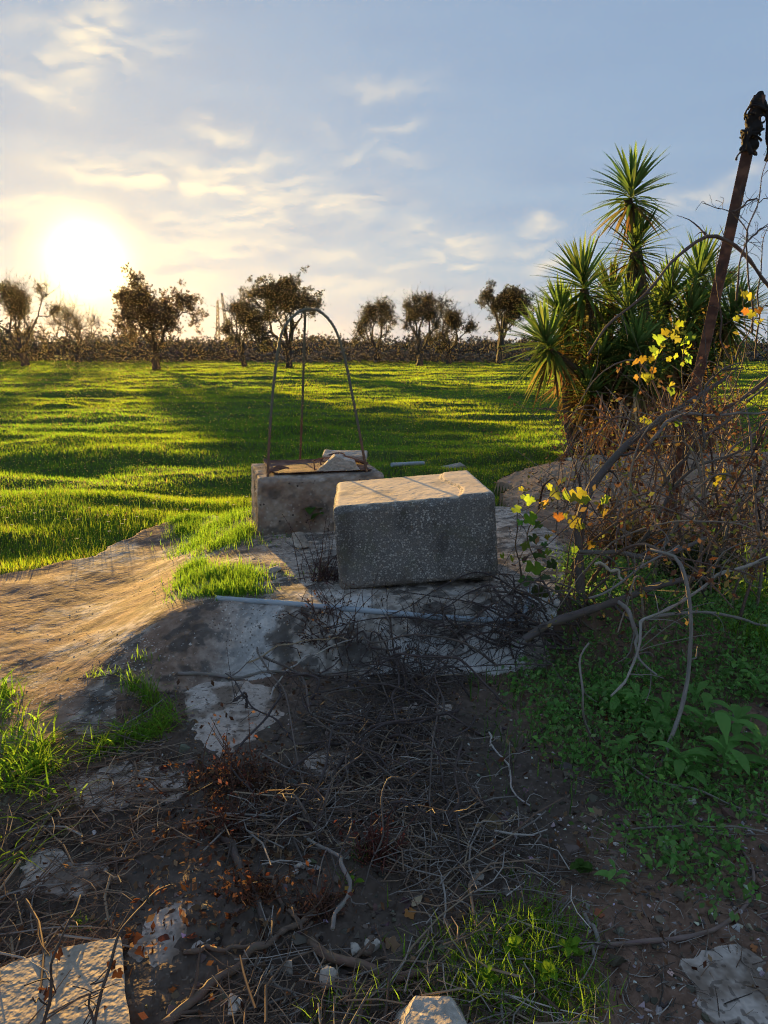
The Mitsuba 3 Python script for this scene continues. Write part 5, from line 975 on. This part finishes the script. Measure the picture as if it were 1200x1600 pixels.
weed_cover()
for i, (px, py, lab) in enumerate(((905, 1370, 'sprig of small round leaves on the lower dark soil'), (800, 1500, 'leafy sprig in the young grass, upper one'), (855, 1540, 'leafy sprig in the young grass, right one'), (760, 1545, 'leafy sprig in the young grass, left one'), (890, 1500, 'leafy sprig above the right end of the young grass'), (553, 1385, 'tiny two leaved seedling in the middle of the litter'), (485, 830, 'green weed at the foot of the cistern behind the rubble stone'), (465, 820, 'second green weed at the foot of the cistern'))):
    leafplant('leafy_sprig', lab, px, py, (.045 if i < 5 else .035) if i < 6 else .20, 14 if i < 5 else 3 if i == 5 else 16, G if 0 < i < 6 else (.09, .17, .04), 1200 + i, width=.55 if i < 6 else .35, rise=1.0)
# taller weeds and white flowers on the grass bank
def bank_weeds():
    r = np.random.default_rng(1300); mb, fl = MB(), MB(); n = 900
    x, y = r.uniform(-4.8, -.9, n), r.normal(6.2, .55, n); ok = (region(x, y) == 3); x, y = x[ok], y[ok]; n = len(x); z = H(x, y)
    mb.add(*blades(np.stack([x, y, z], 1), r.uniform(.06, .20, n), r.uniform(.004, .008, n), r.uniform(0, 6.28, n), np.abs(r.normal(.35, .25, n)), jitter((.14, .22, .04), n, .2, r), 5)); 
    k = newthing('bank_weeds', 'taller weeds on the grass bank left of the cistern', 'weeds', kind='stuff'); put(k, mb, 'leafy')
    m = 70; i = r.integers(n, size=m); c = np.stack([x[i], y[i], z[i] + r.uniform(.10, .20, m)], 1); mb = MB()
    for p in c:
        for q in range(5):
            a = q * 1.257; d = np.array([math.cos(a), math.sin(a), .3]); s = np.array([-d[1], d[0], 0]) * .007; mb.add([p, p + d * .010 + s, p + d * .017, p + d * .010 - s], [[0, 1, 2], [0, 2, 3]], (.75, .75, .72))
    v, f = tubes(np.stack([c - [0, 0, .2], c - [0, 0, .08], c], 1), np.full((m, 3), .0015), 3, False); mb.add(v, f, (.1, .16, .04))
    k = newthing('white_flowers', 'tiny white wild flowers dotted over the grass bank', 'flowers', kind='stuff'); put(k, mb, 'leafy')
bank_weeds()
def platform_bits():
    r = np.random.default_rng(1400); x, y = r.uniform(1.2, 6.5, 2600), r.uniform(4.8, 9.6, 2600); ok = region(x, y) == 2; x, y = x[ok], y[ok]; n = len(x); d = meshkit.fbm(np.c_[x * 1.5, y * 1.5, 0 * x], 3, 6) > .47; x, y = x[d], y[d]; n = len(x)
    mb = MB(); mb.add(*blades(np.stack([x, y, H(x, y) - .005], 1), r.uniform(.02, .12, n), r.uniform(.002, .004, n), r.uniform(0, 6.28, n), np.abs(r.normal(.6, .4, n)), jitter((.22, .17, .08), n, .3, r) * np.where(r.random((n, 1)) < .3, [[.5, 1.2, .5]], [[1, 1, 1]]), 4)); k = newthing('dry_grass', 'sparse dry grass stalks on the earth platform', 'grass', kind='stuff'); put(k, mb, 'leafy')
    x, y = r.uniform(1.2, 6.5, 1500), r.uniform(4.8, 9.6, 1500); ok = region(x, y) == 2; x, y = x[ok], y[ok]; k = newthing('platform_stones', 'small stones and clods strewn over the earth platform', 'stones', kind='stuff'); put(k, lumps(np.stack([x, y, H(x, y)], 1), r.gamma(2.0, .008, len(x)) + .004, jitter((.24, .19, .15), len(x), .3, r), r), 'barky')
platform_bits()

# ------------------------------------------------------------------ evening haze over the field
scene['haze_air'] = {'type': 'homogeneous', 'albedo': {'type': 'rgb', 'value': [.96, .86, .62]}, 'sigma_t': .00009, 'phase': {'type': 'hg', 'g': .62}}
scene['haze'] = {'type': 'cube', 'to_world': mi.ScalarTransform4f().translate([0, 0, 9]).scale([640, 640, 12]), 'bsdf': {'type': 'null'}, 'interior': {'type': 'ref', 'id': 'haze_air'}}
scene['camera']['medium'] = {'type': 'ref', 'id': 'haze_air'}
labels['haze'] = {'label': 'thin warm evening haze over the field', 'kind': 'stuff'}
